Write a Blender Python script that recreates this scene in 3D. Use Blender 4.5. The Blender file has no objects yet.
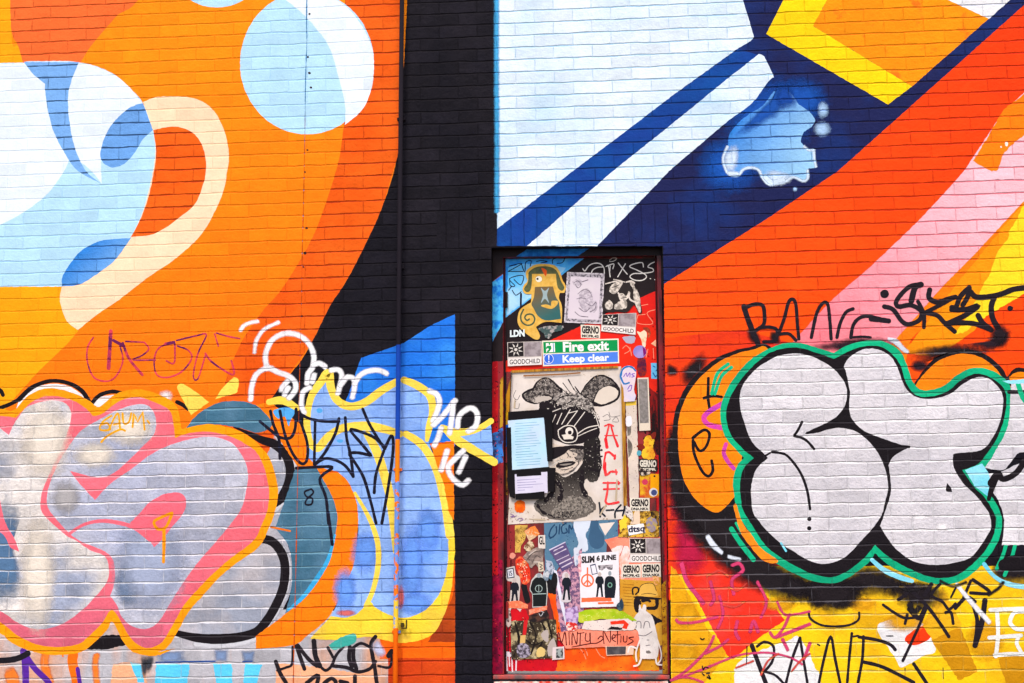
import bpy, bmesh, math, random
from mathutils import Vector, Matrix
from mathutils.geometry import delaunay_2d_cdt
random.seed(7)
scene = bpy.context.scene
col = scene.collection

# ---------------------------------------------------------------- camera
F_PX, CX, CY = 1500.0, 512.0, 341.5
def cdir(px, py): return Vector(((px-CX)/F_PX, -(py-CY)/F_PX, -1.0))
eX = -cdir(512-20600, 660).normalized()          # wall's horizontal, seen in camera axes
eZ = cdir(485, -8459).normalized()               # world up, seen in camera axes
eX = (eX - eZ*eX.dot(eZ)).normalized()
eY = eZ.cross(eX)
R_wc = Matrix((eX, eY, eZ))                      # camera axes -> world axes
SILL_Z = 0.75
def ray(px, py): return R_wc @ cdir(px, py)
r0 = ray(512, 341.5)
DIST = 1500/176.0
cam_y = -DIST*(r0.normalized().y)
rs = ray(580, 672); ts = (-cam_y)/rs.y
CAM = Vector((-(ray(512,341.5)*(-cam_y/r0.y)).x, cam_y, SILL_Z - rs.z*ts))
cd = bpy.data.cameras.new('camera'); cam = bpy.data.objects.new('camera', cd); col.objects.link(cam)
cd.sensor_fit = 'HORIZONTAL'; cd.sensor_width = 36.0; cd.lens = F_PX*36.0/1024
cd.clip_start = 0.05; cd.clip_end = 500
cam.matrix_world = Matrix.Translation(CAM) @ R_wc.to_4x4()
scene.camera = cam

def P(px, py, depth=0.0):
    r = ray(px, py); t = (depth-CAM.y)/r.y
    return CAM.x + r.x*t, CAM.z + r.z*t

# ---------------------------------------------------------------- light
SUN_EL, SUN_AZ = math.radians(56), math.radians(-28)   # bright hazy sky, light from above and a little left
w = bpy.data.worlds.new('World'); scene.world = w; w.use_nodes = True
nt = w.node_tree; nt.nodes.clear()
sky = nt.nodes.new('ShaderNodeTexSky'); sky.sky_type = 'NISHITA'; sky.sun_disc = False
sky.sun_elevation = SUN_EL; sky.sun_rotation = math.radians(180)+SUN_AZ
sky.dust_density = 3.5; sky.ozone_density = 0.6
bg = nt.nodes.new('ShaderNodeBackground'); bg.inputs[1].default_value = 0.10
wo = nt.nodes.new('ShaderNodeOutputWorld')
nt.links.new(sky.outputs[0], bg.inputs[0]); nt.links.new(bg.outputs[0], wo.inputs[0])
sd = bpy.data.lights.new('sun', 'SUN'); sd.energy = 1.5; sd.angle = math.radians(14); sd.color = (1.0, 0.93, 0.84)
so = bpy.data.objects.new('sun', sd); col.objects.link(so); so.location = (-3, -6, 9)
to_sun = Vector((math.sin(SUN_AZ)*math.cos(SUN_EL), -math.cos(SUN_AZ)*math.cos(SUN_EL), math.sin(SUN_EL)))
so.rotation_euler = to_sun.to_track_quat('Z', 'Y').to_euler()
scene.view_settings.view_transform = 'Standard'; scene.view_settings.look = 'None'
scene.view_settings.gamma = 1.0; scene.view_settings.use_curve_mapping = False
scene.view_settings.exposure = 1.1
scene.cycles.transparent_max_bounces = 48
scene.cycles.max_bounces = 6

# ---------------------------------------------------------------- materials
K = 1.12
def lin(c):
    o = []
    for v in c:
        v = v/255.0
        v = v/12.92 if v <= .04045 else ((v+.055)/1.055)**2.4
        o.append(max(.004, min(.92, v/K)))
    return (o[0], o[1], o[2], 1)

BRICK_O = P(580, 245)
def brick_group():
    g = bpy.data.node_groups.new('painted_brick', 'ShaderNodeTree')
    for n in ('Mortar', 'Height', 'Rand'):
        g.interface.new_socket(n, in_out='OUTPUT', socket_type='NodeSocketFloat')
    N, L = g.nodes, g.links
    def math_(op, a, b=None, c=None):
        m = N.new('ShaderNodeMath'); m.operation = op
        for i, v in enumerate((a, b, c)):
            if v is None: continue
            if isinstance(v, (int, float)): m.inputs[i].default_value = v
            else: L.new(v, m.inputs[i])
        return m.outputs[0]
    geo = N.new('ShaderNodeNewGeometry')
    mp = N.new('ShaderNodeMapping'); mp.vector_type = 'TEXTURE'
    mp.inputs['Location'].default_value = (BRICK_O[0], 0, BRICK_O[1])
    mp.inputs['Rotation'].default_value = (0, -math.radians(0.55), 0)
    L.new(geo.outputs['Position'], mp.inputs['Vector'])
    nz = N.new('ShaderNodeTexNoise'); nz.inputs['Scale'].default_value = 7.0; nz.inputs['Detail'].default_value = 3
    L.new(geo.outputs['Position'], nz.inputs['Vector'])
    sub = N.new('ShaderNodeVectorMath'); sub.operation = 'SUBTRACT'; sub.inputs[1].default_value = (.5,.5,.5)
    L.new(nz.outputs['Color'], sub.inputs[0])
    sc_ = N.new('ShaderNodeVectorMath'); sc_.operation = 'SCALE'; sc_.inputs['Scale'].default_value = 0.015
    L.new(sub.outputs[0], sc_.inputs[0])
    ad = N.new('ShaderNodeVectorMath'); ad.operation = 'ADD'
    L.new(mp.outputs[0], ad.inputs[0]); L.new(sc_.outputs[0], ad.inputs[1])
    sp = N.new('ShaderNodeSeparateXYZ'); L.new(ad.outputs[0], sp.inputs[0])
    x, z = sp.outputs[0], sp.outputs[2]
    def brick(a, b, off=.5):
        cb = N.new('ShaderNodeCombineXYZ'); L.new(a, cb.inputs[0]); L.new(b, cb.inputs[1])
        br = N.new('ShaderNodeTexBrick'); br.offset = off; br.squash = 1
        br.inputs['Scale'].default_value = 1; br.inputs['Brick Width'].default_value = .225
        br.inputs['Row Height'].default_value = .075; br.inputs['Mortar Size'].default_value = .0036
        br.inputs['Mortar Smooth'].default_value = .55; br.inputs['Bias'].default_value = 0
        br.inputs['Color1'].default_value = (0,0,0,1); br.inputs['Color2'].default_value = (1,1,1,1)
        br.inputs['Mortar'].default_value = (.5,.5,.5,1)
        L.new(cb.outputs[0], br.inputs['Vector'])
        return br
    b1 = brick(math_('ADD', x, 10.03), math_('ADD', z, 7.5))
    b2 = brick(math_('ADD', z, 9.0), math_('ADD', x, 7.52), 0.0)
    # the soldier course above the door
    xl, xr = P(437, 230)[0]-BRICK_O[0], P(720, 230)[0]-BRICK_O[0]
    m = math_('MULTIPLY', math_('GREATER_THAN', x, xl), math_('LESS_THAN', x, xr))
    m = math_('MULTIPLY', m, math_('GREATER_THAN', z, 0.0))
    m = math_('MULTIPLY', m, math_('LESS_THAN', z, .225))
    mf = N.new('ShaderNodeMix'); L.new(m, mf.inputs[0]); L.new(b1.outputs['Fac'], mf.inputs[2]); L.new(b2.outputs['Fac'], mf.inputs[3])
    s1 = N.new('ShaderNodeSeparateColor'); L.new(b1.outputs['Color'], s1.inputs[0])
    s2 = N.new('ShaderNodeSeparateColor'); L.new(b2.outputs['Color'], s2.inputs[0])
    mr = N.new('ShaderNodeMix'); L.new(m, mr.inputs[0]); L.new(s1.outputs[0], mr.inputs[2]); L.new(s2.outputs[0], mr.inputs[3])
    mort = mf.outputs[0]; rnd = mr.outputs[0]
    # vertical joints are flushed over with paint here and there
    n2 = N.new('ShaderNodeTexNoise'); n2.inputs['Scale'].default_value = 16; n2.inputs['Detail'].default_value = 2
    L.new(geo.outputs['Position'], n2.inputs['Vector'])
    fade = N.new('ShaderNodeMapRange'); L.new(n2.outputs[0], fade.inputs[0])
    fade.inputs[1].default_value = .40; fade.inputs[2].default_value = .66; fade.inputs[3].default_value = .08; fade.inputs[4].default_value = .85
    # bed joints: ragged, deeper and better seen than the upright ones
    n4 = N.new('ShaderNodeTexNoise'); n4.inputs['Scale'].default_value = 11; n4.inputs['Detail'].default_value = 5; n4.inputs['Roughness'].default_value = .65
    L.new(geo.outputs['Position'], n4.inputs['Vector'])
    fr = math_('FRACT', math_('DIVIDE', math_('ADD', z, 7.5), .075))
    dd = math_('MULTIPLY', math_('MINIMUM', fr, math_('SUBTRACT', 1.0, fr)), .075)
    dd = math_('ADD', dd, math_('MULTIPLY_ADD', n4.outputs[0], -.0125, .0060))
    bed = N.new('ShaderNodeMapRange'); bed.interpolation_type = 'SMOOTHSTEP'; L.new(dd, bed.inputs[0])
    bed.inputs[1].default_value = .0012; bed.inputs[2].default_value = .0062; bed.inputs[3].default_value = 1; bed.inputs[4].default_value = 0
    bedf = math_('MULTIPLY', bed.outputs[0], math_('SUBTRACT', 1.0, m))
    up = math_('MULTIPLY', mort, fade.outputs[0])
    mort2 = math_('MAXIMUM', up, bedf)
    mort = math_('MAXIMUM', math_('MULTIPLY', mort, .7), bedf)
    n3 = N.new('ShaderNodeTexNoise'); n3.inputs['Scale'].default_value = 90; n3.inputs['Detail'].default_value = 5; n3.inputs['Roughness'].default_value = .65
    L.new(geo.outputs['Position'], n3.inputs['Vector'])
    h = math_('SUBTRACT', 1.0, math_('MULTIPLY', mort, 1.0))
    h = math_('ADD', h, math_('MULTIPLY', rnd, .35))
    h = math_('ADD', h, math_('MULTIPLY', n3.outputs[0], .55))
    h = math_('ADD', h, math_('MULTIPLY', n2.outputs[0], .75))
    n5 = N.new('ShaderNodeTexNoise'); n5.inputs['Scale'].default_value = 38; n5.inputs['Detail'].default_value = 3
    L.new(geo.outputs['Position'], n5.inputs['Vector'])
    h = math_('ADD', h, math_('MULTIPLY', n5.outputs[0], .6))
    o = N.new('NodeGroupOutput')
    L.new(mort2, o.inputs[0]); L.new(h, o.inputs[1]); L.new(rnd, o.inputs[2])
    return g
BG = brick_group()
MATS = {}
def paint(c, g=None, ga=.7, c2=None, mot=(3.0,.42,.6), grad=None, soft=False, brick=True, rough=.65, metal=0, uneven=1.0, spec=.06, chip=.35, stretch=None, relief=.68):
    """one sprayed, brushed or printed colour; c2 with mot = cloudy mix, with grad = fade from pixel p0 to p1"""
    key = (c, g, ga, c2, mot, grad, soft, brick, rough, metal, uneven, spec, chip, stretch, relief)
    if key in MATS: return MATS[key]
    m = bpy.data.materials.new(('brick_paint' if brick else 'smooth_paint')+'_%d_%d_%d' % c); m.use_nodes = True
    N, L = m.node_tree.nodes, m.node_tree.links; N.clear()
    out = N.new('ShaderNodeOutputMaterial'); bs = N.new('ShaderNodeBsdfPrincipled')
    bs.inputs['Roughness'].default_value = rough; bs.inputs['Metallic'].default_value = metal
    bs.inputs['Specular IOR Level'].default_value = spec
    geo = N.new('ShaderNodeNewGeometry'); pos = geo.outputs['Position']
    def noise(s, d=4, r=.55, vec=None):
        n = N.new('ShaderNodeTexNoise'); n.inputs['Scale'].default_value = s; n.inputs['Detail'].default_value = d; n.inputs['Roughness'].default_value = r
        L.new(vec or pos, n.inputs['Vector']); return n.outputs[0]
    def rng(v, a, b, lo, hi):
        r = N.new('ShaderNodeMapRange'); L.new(v, r.inputs[0])
        for i, q in enumerate((a, b, lo, hi)): r.inputs[i+1].default_value = q
        return r.outputs[0]
    def mul(a, b):
        q = N.new('ShaderNodeMath'); q.operation = 'MULTIPLY'
        for i, v in enumerate((a, b)):
            if isinstance(v, (int, float)): q.inputs[i].default_value = v
            else: L.new(v, q.inputs[i])
        return q.outputs[0]
    def mixc(f, a, b):
        q = N.new('ShaderNodeMix'); q.data_type = 'RGBA'
        if isinstance(f, (int, float)): q.inputs[0].default_value = f
        else: L.new(f, q.inputs[0])
        for i, v in ((6, a), (7, b)):
            if isinstance(v, tuple): q.inputs[i].default_value = v
            else: L.new(v, q.inputs[i])
        return q.outputs[2]
    cur = lin(c)
    if c2:
        if grad:
            x0, z0 = P(*grad[0]); x1, z1 = P(*grad[1]); dx, dz = x1-x0, z1-z0; l2 = dx*dx+dz*dz
            dt = N.new('ShaderNodeVectorMath'); dt.operation = 'DOT_PRODUCT'; L.new(pos, dt.inputs[0]); dt.inputs[1].default_value = (dx/l2, 0, dz/l2)
            sb = N.new('ShaderNodeMath'); sb.operation = 'SUBTRACT'; L.new(dt.outputs['Value'], sb.inputs[0]); sb.inputs[1].default_value = (x0*dx+z0*dz)/l2
            f = sb.outputs[0]
            ad = N.new('ShaderNodeMath'); ad.operation = 'MULTIPLY_ADD'; L.new(noise(5), ad.inputs[0]); ad.inputs[1].default_value = .35; L.new(f, ad.inputs[2])
            f = rng(ad.outputs[0], .175, 1.175, 0, 1)
        else:
            vec = None
            if stretch:
                mp = N.new('ShaderNodeMapping'); mp.inputs['Scale'].default_value = stretch; L.new(pos, mp.inputs['Vector']); vec = mp.outputs[0]
            f = rng(noise(mot[0], 5, .55, vec), mot[1], mot[2], 0, 1)
        cur = mixc(f, cur, lin(c2))
    # uneven hand-rolled / sprayed coverage of the coat
    v = rng(noise(9, 5, .6), .25, .75, 1-.10*uneven, 1+.08*uneven)
    if brick:
        gn = N.new('ShaderNodeGroup'); gn.node_tree = BG
        v = mul(v, rng(gn.outputs['Rand'], 0, 1, 1-.09*uneven, 1+.05*uneven))
        v = mul(v, rng(noise(60, 4, .7), .3, .75, 1-.06*uneven, 1+.06*uneven))
    cc = N.new('ShaderNodeCombineColor')
    for i in range(3): L.new(v, cc.inputs[i])
    q = N.new('ShaderNodeMix'); q.data_type = 'RGBA'; q.blend_type = 'MULTIPLY'; q.inputs[0].default_value = 1
    if isinstance(cur, tuple): q.inputs[6].default_value = cur
    else: L.new(cur, q.inputs[6])
    L.new(cc.outputs[0], q.inputs[7]); cur = q.outputs[2]
    if brick:
        if g is None: gc = tuple(int(u*.62) for u in c)
        else: gc = g
        cur = mixc(mul(gn.outputs['Mortar'], ga), cur, lin(gc))
        cur = mixc(mul(rng(noise(38, 6, .75), .66, .70, 0, 1), chip), cur, lin(gc))
        bp = N.new('ShaderNodeBump'); bp.inputs['Strength'].default_value = relief; bp.inputs['Distance'].default_value = .0068
        L.new(gn.outputs['Height'], bp.inputs['Height']); L.new(bp.outputs[0], bs.inputs['Normal'])
    else:
        bp = N.new('ShaderNodeBump'); bp.inputs['Strength'].default_value = .35; bp.inputs['Distance'].default_value = .002
        L.new(noise(45, 4), bp.inputs['Height']); L.new(bp.outputs[0], bs.inputs['Normal'])
    if isinstance(cur, tuple): bs.inputs['Base Color'].default_value = cur
    else: L.new(cur, bs.inputs['Base Color'])
    if soft:
        at = N.new('ShaderNodeAttribute'); at.attribute_name = 'cover'
        ad = N.new('ShaderNodeMath'); ad.operation = 'MULTIPLY_ADD'; L.new(noise(26, 6, .75), ad.inputs[0]); ad.inputs[1].default_value = .9
        L.new(at.outputs['Fac'], ad.inputs[2])
        f = rng(ad.outputs[0], .52, 1.3, 0, 1)
        tr = N.new('ShaderNodeBsdfTransparent'); mx = N.new('ShaderNodeMixShader')
        L.new(f, mx.inputs[0]); L.new(tr.outputs[0], mx.inputs[1]); L.new(bs.outputs[0], mx.inputs[2]); L.new(mx.outputs[0], out.inputs[0])
    else: L.new(bs.outputs[0], out.inputs[0])
    MATS[key] = m
    return m

# ---------------------------------------------------------------- drawing helpers
def pts(s):
    """'x,y x,y* x,y,w' -> list of (x, y, corner?, width)"""
    o = []
    for t in s.split():
        cor = t.endswith('*'); v = [float(q) for q in t.rstrip('*').split(',')]
        o.append((v[0], v[1], cor, v[2] if len(v) > 2 else None))
    return o
def Z(x0, y0, s, txt):
    o = []
    for t in txt.split():
        cor = '*' if t.endswith('*') else ''; v = t.rstrip('*').split(',')
        o.append('%.2f,%.2f%s%s' % (x0+float(v[0])*s, y0+float(v[1])*s, (','+v[2]) if len(v) > 2 else '', cor))
    return ' '.join(o)
def cr(a, b, c, d, t):
    return tuple(.5*((2*b[i])+(-a[i]+c[i])*t+(2*a[i]-5*b[i]+4*c[i]-d[i])*t*t+(-a[i]+3*b[i]-3*c[i]+d[i])*t**3) for i in range(len(b)))
def run(p, n=5):
    if len(p) == 2: return [p[0]]
    o = []
    for i in range(len(p)-1):
        a = p[i-1] if i else p[i]; d = p[i+2] if i+2 < len(p) else p[i+1]
        for k in range(n): o.append(cr(a, p[i], p[i+1], d, k/n))
    return o
def smooth(s, closed=True, n=5):
    q = pts(s); p = [(a[0], a[1]) for a in q]; cor = [i for i, a in enumerate(q) if a[2]]
    if closed:
        if not cor:
            m = len(p); o = []
            for i in range(m):
                for k in range(n): o.append(cr(p[i-1], p[i], p[(i+1)%m], p[(i+2)%m], k/n))
            return o
        c0 = cor[0]; p = p[c0:]+p[:c0]+[p[c0]]; cor = [c-c0 for c in cor]+[len(p)-1]
    else: cor = sorted(set([0]+cor+[len(p)-1]))
    o = []
    for a, b in zip(cor, cor[1:]): o += run(p[a:b+1], n)
    if not closed: o.append(p[-1])
    return o
def poly(s):            # straight-sided
    return [(a[0], a[1]) for a in pts(s)]
def wob(p, amp):        # hand-cut / sprayed edge
    if not amp: return p
    o = []
    for i in range(len(p)):
        a, b = p[i], p[(i+1) % len(p)]; d = math.hypot(b[0]-a[0], b[1]-a[1]); n = max(1, int(d/2.2))
        for k in range(n):
            t = k/n; o.append((a[0]+(b[0]-a[0])*t+random.uniform(-amp, amp), a[1]+(b[1]-a[1])*t+random.uniform(-amp, amp)))
    return o
def ell(cx, cy, rx, ry, n=40, a=0):
    ca, sa = math.cos(math.radians(a)), math.sin(math.radians(a))
    return [(cx+rx*math.cos(t)*ca-ry*math.sin(t)*sa, cy+rx*math.cos(t)*sa+ry*math.sin(t)*ca) for t in [2*math.pi*i/n for i in range(n)]]

SP = 8e-6                # one pass of paint over another inside a coat
STACK = {}              # per plane: boxes of the coats already laid, so that a later coat lies on them
class Film:
    """a coat of paint or a sheet of paper: flat pieces on a wall plane, linked as one mesh"""
    def __init__(s, depth=0.0): s.v = []; s.f = []; s.c = []; s.k = 0; s.b = []; s.depth = depth
    def _add(s, vs, fs, cov=None, rise=None):
        b = len(s.v)
        for i, q in enumerate(vs): s.v.append((q[0], q[1], s.k*SP+(rise[i] if rise else 0)))
        s.c += cov if cov else [1.0]*len(vs)
        s.f += [tuple(b+i for i in f) for f in fs]; s.k += 1
        s.b.append((min(q[0] for q in vs), min(q[1] for q in vs), max(q[0] for q in vs), max(q[1] for q in vs)))
        return s
    def poly(s, p, amp=0):
        p = wob(p, amp); n = len(p)
        vs, _, fs, *_r = delaunay_2d_cdt([Vector(q) for q in p], [], [list(range(n))], 1, 1e-4)
        return s._add([(v.x, v.y) for v in vs], [tuple(f) for f in fs])
    def blob(s, p, inset=.95):          # soft-edged cloud of spray, thinning out towards its rim
        n = len(p); cx = sum(q[0] for q in p)/n; cy = sum(q[1] for q in p)/n
        v, c, f = [], [], []; R = [1.0, 1-inset*.25, 1-inset*.5, 1-inset*.75, 1-inset*.97]; A = [0.0, .3, .62, .88, 1.0]
        for r, al in zip(R, A):
            v += [(cx+(q[0]-cx)*r, cy+(q[1]-cy)*r) for q in p]; c += [al]*n
        for k in range(4): f += [(k*n+i, k*n+(i+1) % n, (k+1)*n+(i+1) % n, (k+1)*n+i) for i in range(n)]
        v.append((cx, cy)); c.append(1.0); f += [(4*n+i, 4*n+(i+1) % n, 5*n) for i in range(n)]
        return s._add(v, f, c)
    def stroke(s, txt, w, soft=0, n=6, amp=0, cap=True):
        q = pts(txt); ww = [a[3] if a[3] is not None else w for a in q]
        p3 = [(q[i][0], q[i][1], ww[i]) for i in range(len(q))]
        cor = sorted(set([0, len(q)-1]+[i for i, a in enumerate(q) if a[2]])); path = []
        for a, b in zip(cor, cor[1:]):
            path += run(p3[a:b+1], n) if b-a > 1 else [p3[a], tuple((p3[a][k]+p3[b][k])/2 for k in range(3))]
        path.append(p3[-1])
        if soft:
            def ext(p, r):
                l = math.hypot(p[0]-r[0], p[1]-r[1]) or 1; d = p[2]/2
                return (p[0]+(p[0]-r[0])/l*d, p[1]+(p[1]-r[1])/l*d, p[2]*.7)
            path = [ext(path[0], path[1])]+path+[ext(path[-1], path[-2])]
        m = len(path)
        vs, cov, fs, rise = [], [], [], []
        lanes = [(-1, 0), (1, 0)] if not soft else [(-1, soft), (-1, -soft*.8), (1, -soft*.8), (1, soft)]
        lc = [1, 1] if not soft else [0, 1, 1, 0]; nl = len(lanes)
        for i, (x, y, wd) in enumerate(path):
            a = path[max(0, i-1)]; b = path[min(m-1, i+1)]; dx, dy = b[0]-a[0], b[1]-a[1]; l = math.hypot(dx, dy) or 1
            nx, ny = -dy/l, dx/l; j = random.uniform(-amp, amp) if amp else 0
            for sg, ex in lanes:
                o = sg*max(.15, wd/2+ex+j); vs.append((x+nx*o, y+ny*o)); rise.append(SP*.8*i/m)
            cov += [0, .25, .25, 0] if soft and i in (0, m-1) else lc
            if i: fs += [((i-1)*nl+k, (i-1)*nl+k+1, i*nl+k+1, i*nl+k) for k in range(nl-1)]
        s._add(vs, fs, cov, rise)
        if cap and not soft:
            for (x, y, wd) in (path[0], path[-1]):
                c = ell(x, y, wd/2+soft, wd/2+soft, 14)
                s.poly(c)
        return s
    def mesh2d(s, vs, fs): return s._add(vs, fs)
    def box(s):
        xs = [q[0] for q in s.v]; ys = [q[1] for q in s.v]; return min(xs), min(ys), max(xs), max(ys)
    def build(s, name, mat, parent=None, thick=0.0, lift=0.0, label=None, curl=0.0):
        st = STACK.setdefault(round(s.depth, 4), []); base = 0.0
        for (x0, y0, x1, y1) in s.b:
            for (a, b, c, d, top) in st:
                if top > base and a < x1 and c > x0 and b < y1 and d > y0: base = top
        base += 3e-5+lift+thick; top = base+(s.k+1)*SP
        st += [b+(top,) for b in s.b]
        W = [P(q[0], q[1], s.depth)+(q[2],) for q in s.v]
        ox = sum(q[0] for q in W)/len(W); oz = sum(q[1] for q in W)/len(W)
        hx = max(1e-6, max(abs(q[0]-ox) for q in W)); hz = max(1e-6, max(abs(q[1]-oz) for q in W))
        V = []
        for q in W:
            up = curl*(abs((q[0]-ox)/hx)*abs((q[1]-oz)/hz))**3 if curl else 0
            V.append((q[0]-ox, -q[2]-up, q[1]-oz))
        me = bpy.data.meshes.new(name); F = s.f
        if thick:
            n = len(V); V = V+[(a, b+thick, c) for a, b, c in V]; ed = {}
            for f in F:
                for a, b in zip(f, f[1:]+f[:1]): ed[(a, b)] = 1
            F = F+[(b, a, a+n, b+n) for (a, b) in ed if (b, a) not in ed]
        me.from_pydata(V, [], F)
        if any(c < 1 for c in s.c):
            at = me.attributes.new('cover', 'FLOAT', 'POINT'); cv = s.c*(2 if thick else 1)
            at.data.foreach_set('value', cv)
        me.update()
        o = bpy.data.objects.new(name, me); col.objects.link(o); o.data.materials.append(mat)
        loc = Vector((ox, s.depth-base, oz)); o['_w'] = (loc.x, loc.y, loc.z)
        if parent:
            o.parent = parent; loc = loc - Vector(parent['_w'])
        o.location = loc
        if label: o['label'] = label
        return o

def thing(o, label, cat, group=None, kind=None):
    o['label'] = label; o['category'] = cat
    if group: o['group'] = group
    return o
def mesh_obj(name, bm, mat, loc=(0,0,0), parent=None, bev=0, sm=False):
    me = bpy.data.meshes.new(name); bm.to_mesh(me); bm.free()
    o = bpy.data.objects.new(name, me); col.objects.link(o); o.data.materials.append(mat)
    o['_w'] = tuple(loc); o.location = loc
    if parent: o.parent = parent; o.location = Vector(loc)-Vector(parent['_w'])
    if bev:
        md = o.modifiers.new('bevel', 'BEVEL'); md.width = bev; md.segments = 2; md.limit_method = 'ANGLE'
    if sm:
        for p in me.polygons: p.use_smooth = True
    return o
def boxbm(bm, x0, x1, y0, y1, z0, z1, o=(0,0,0)):
    vs = [bm.verts.new((x-o[0], y-o[1], z-o[2])) for x in (x0, x1) for y in (y0, y1) for z in (z0, z1)]
    for f in ((0,1,3,2), (4,6,7,5), (0,4,5,1), (2,3,7,6), (0,2,6,4), (1,5,7,3)): bm.faces.new([vs[i] for i in f])
    return bm
_txt = {}
def glyphs(t, bold=0.0, shear=0.0):
    k = (t, bold, shear)
    if k not in _txt:
        cu = bpy.data.curves.new('lettering', 'FONT'); cu.body = t; cu.offset = bold; cu.shear = shear; cu.resolution_u = 3
        ob = bpy.data.objects.new('lettering', cu); col.objects.link(ob)
        dg = bpy.context.evaluated_depsgraph_get(); me = bpy.data.meshes.new_from_object(ob.evaluated_get(dg))
        vs = [(v.co.x, v.co.y) for v in me.vertices]; fs = [tuple(p.vertices) for p in me.polygons]
        bpy.data.objects.remove(ob); bpy.data.curves.remove(cu); bpy.data.meshes.remove(me)
        x0 = min(v[0] for v in vs); x1 = max(v[0] for v in vs); y0 = min(v[1] for v in vs); y1 = max(v[1] for v in vs)
        _txt[k] = ([((v[0]-x0)/(x1-x0), (v[1]-y0)/(y1-y0)) for v in vs], fs)
    return _txt[k]
def text(fm, t, quad, bold=.02):
    """letters mapped into the quad top-left, top-right, bottom-right, bottom-left (photo positions on the surface)"""
    vs, fs = glyphs(t, bold); a, b, c, d = quad
    o = []
    for u, v in vs:
        v = 1-v
        o.append(tuple((a[i]*(1-u)+b[i]*u)*(1-v)+(d[i]*(1-u)+c[i]*u)*v for i in (0, 1)))
    return fm.mesh2d(o, fs)
def inside(p, x, y):
    c = False; j = len(p)-1
    for i in range(len(p)):
        if (p[i][1] > y) != (p[j][1] > y) and x < (p[j][0]-p[i][0])*(y-p[i][1])/(p[j][1]-p[i][1])+p[i][0]: c = not c
        j = i
    return c
def grain(p, n, r0, r1, fm):
    xs = [q[0] for q in p]; ys = [q[1] for q in p]; k = 0
    vs, fs = [], []
    while k < n:
        x, y = random.uniform(min(xs), max(xs)), random.uniform(min(ys), max(ys))
        if not inside(p, x, y): continue
        k += 1; r = random.uniform(r0, r1); a0 = random.uniform(0, 6); st = random.uniform(1, 2.2); t = random.uniform(0, 3.1)
        b = len(vs)
        for i in range(6):
            an = a0+i*math.pi/3; rr = r*random.uniform(.6, 1.2); u, v = rr*st*math.cos(an), rr*math.sin(an)
            vs.append((x+u*math.cos(t)-v*math.sin(t), y+u*math.sin(t)+v*math.cos(t)))
        fs.append(tuple(range(b, b+6)))
    # flecks lie at slightly different heights so that none shares a plane with its neighbour
    fm._add(vs, fs, None, [SP*.9*((i//6) % 97)/97 for i in range(len(vs))]); return fm
def rq(x0, y0, x1, y1, sl=0.0):          # a rectangle with a slope
    return [(x0, y0), (x1, y0+sl*(x1-x0)), (x1, y1+sl*(x1-x0)), (x0, y1)]
# ---------------------------------------------------------------- setting: ground, wall
def plane(name, x0, x1, y0, y1, z, mat):
    bm = bmesh.new(); vs = [bm.verts.new(p) for p in ((x0,y0,z), (x1,y0,z), (x1,y1,z), (x0,y1,z))]; bm.faces.new(vs)
    o = mesh_obj(name, bm, mat); o['kind'] = 'structure'; o['label'] = 'grey pavement running along the foot of the painted wall'; return o
plane('pavement', -60, 60, -60, 30, 0.0, paint((120,116,112), brick=False, rough=.9, uneven=2.5))

OXL = (P(491.5, 300)[0]+P(491.5, 640)[0])/2; OXR = (P(663.5, 280)[0]+P(669.5, 640)[0])/2
OZT = P(580, 246)[1]; OZB = P(580, 680)[1]
BLACK = (31,28,36)
wall_bm = bmesh.new()
def wall_mesh(bm, X, Zs, th):
    G = {}
    for yi, y in enumerate((0.0, th)):
        for i, x in enumerate(X):
            for j, z in enumerate(Zs): G[(i, j, yi)] = bm.verts.new((x, y, z))
    for i in range(3):
        for j in range(3):
            if (i, j) == (1, 1): continue
            bm.faces.new([G[(i,j,0)], G[(i+1,j,0)], G[(i+1,j+1,0)], G[(i,j+1,0)]])
            bm.faces.new([G[(i,j+1,1)], G[(i+1,j+1,1)], G[(i+1,j,1)], G[(i,j,1)]])
    q = lambda a, b: bm.faces.new([G[a+(0,)], G[b+(0,)], G[b+(1,)], G[a+(1,)]])
    q((1,1),(1,2)); q((1,2),(2,2)); q((2,2),(2,1)); q((2,1),(1,1))
    for i in range(3): q((i,0),(i+1,0)); q((i,3),(i+1,3))
    for j in range(3): q((0,j),(0,j+1)); q((3,j),(3,j+1))
    bmesh.ops.recalc_face_normals(bm, faces=bm.faces)
wall_mesh(wall_bm, (-9.0, OXL, OXR, 9.0), (0.0, OZB, OZT, 6.2), .33)
wall = mesh_obj('brick_building', wall_bm, paint(BLACK, g=(20,16,22), chip=.25, rough=.75, spec=.07, uneven=3.0, relief=1.0, c2=(24,22,31), mot=(3,.4,.62)))
thing(wall, 'long brick building front covered from end to end in a colourful mural and sprayed graffiti', 'wall', kind='thing')

def W(name, mat, *shapes, parent=None, amp=.25, label=None, soft=False, lift=0):
    for s in shapes:                      # every patch of colour is a part of its own
        fm = Film()
        if isinstance(s, str): s = smooth(s)
        fm.blob(s) if soft else fm.poly(s, amp)
        o = fm.build(name, mat, parent or wall, label=label, lift=lift)
    return o
def S(name, mat, strokes, w=3, parent=None, soft=0, amp=.12, label=None):
    """strokes of one tag stay one mesh (it is one piece of writing); any other strokes are parts of their own"""
    whole = name == 'graffiti_tag'; fm = Film(); o = None
    for s in strokes:
        ww = w
        if isinstance(s, tuple): s, ww = s
        fm.stroke(s, ww, soft, amp=amp)
        if not whole: o = fm.build(name, mat, parent or wall, label=label); fm = Film()
    return fm.build(name, mat, parent or wall, label=label) if whole else o
CORNERS = lambda s: poly(s)

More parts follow.
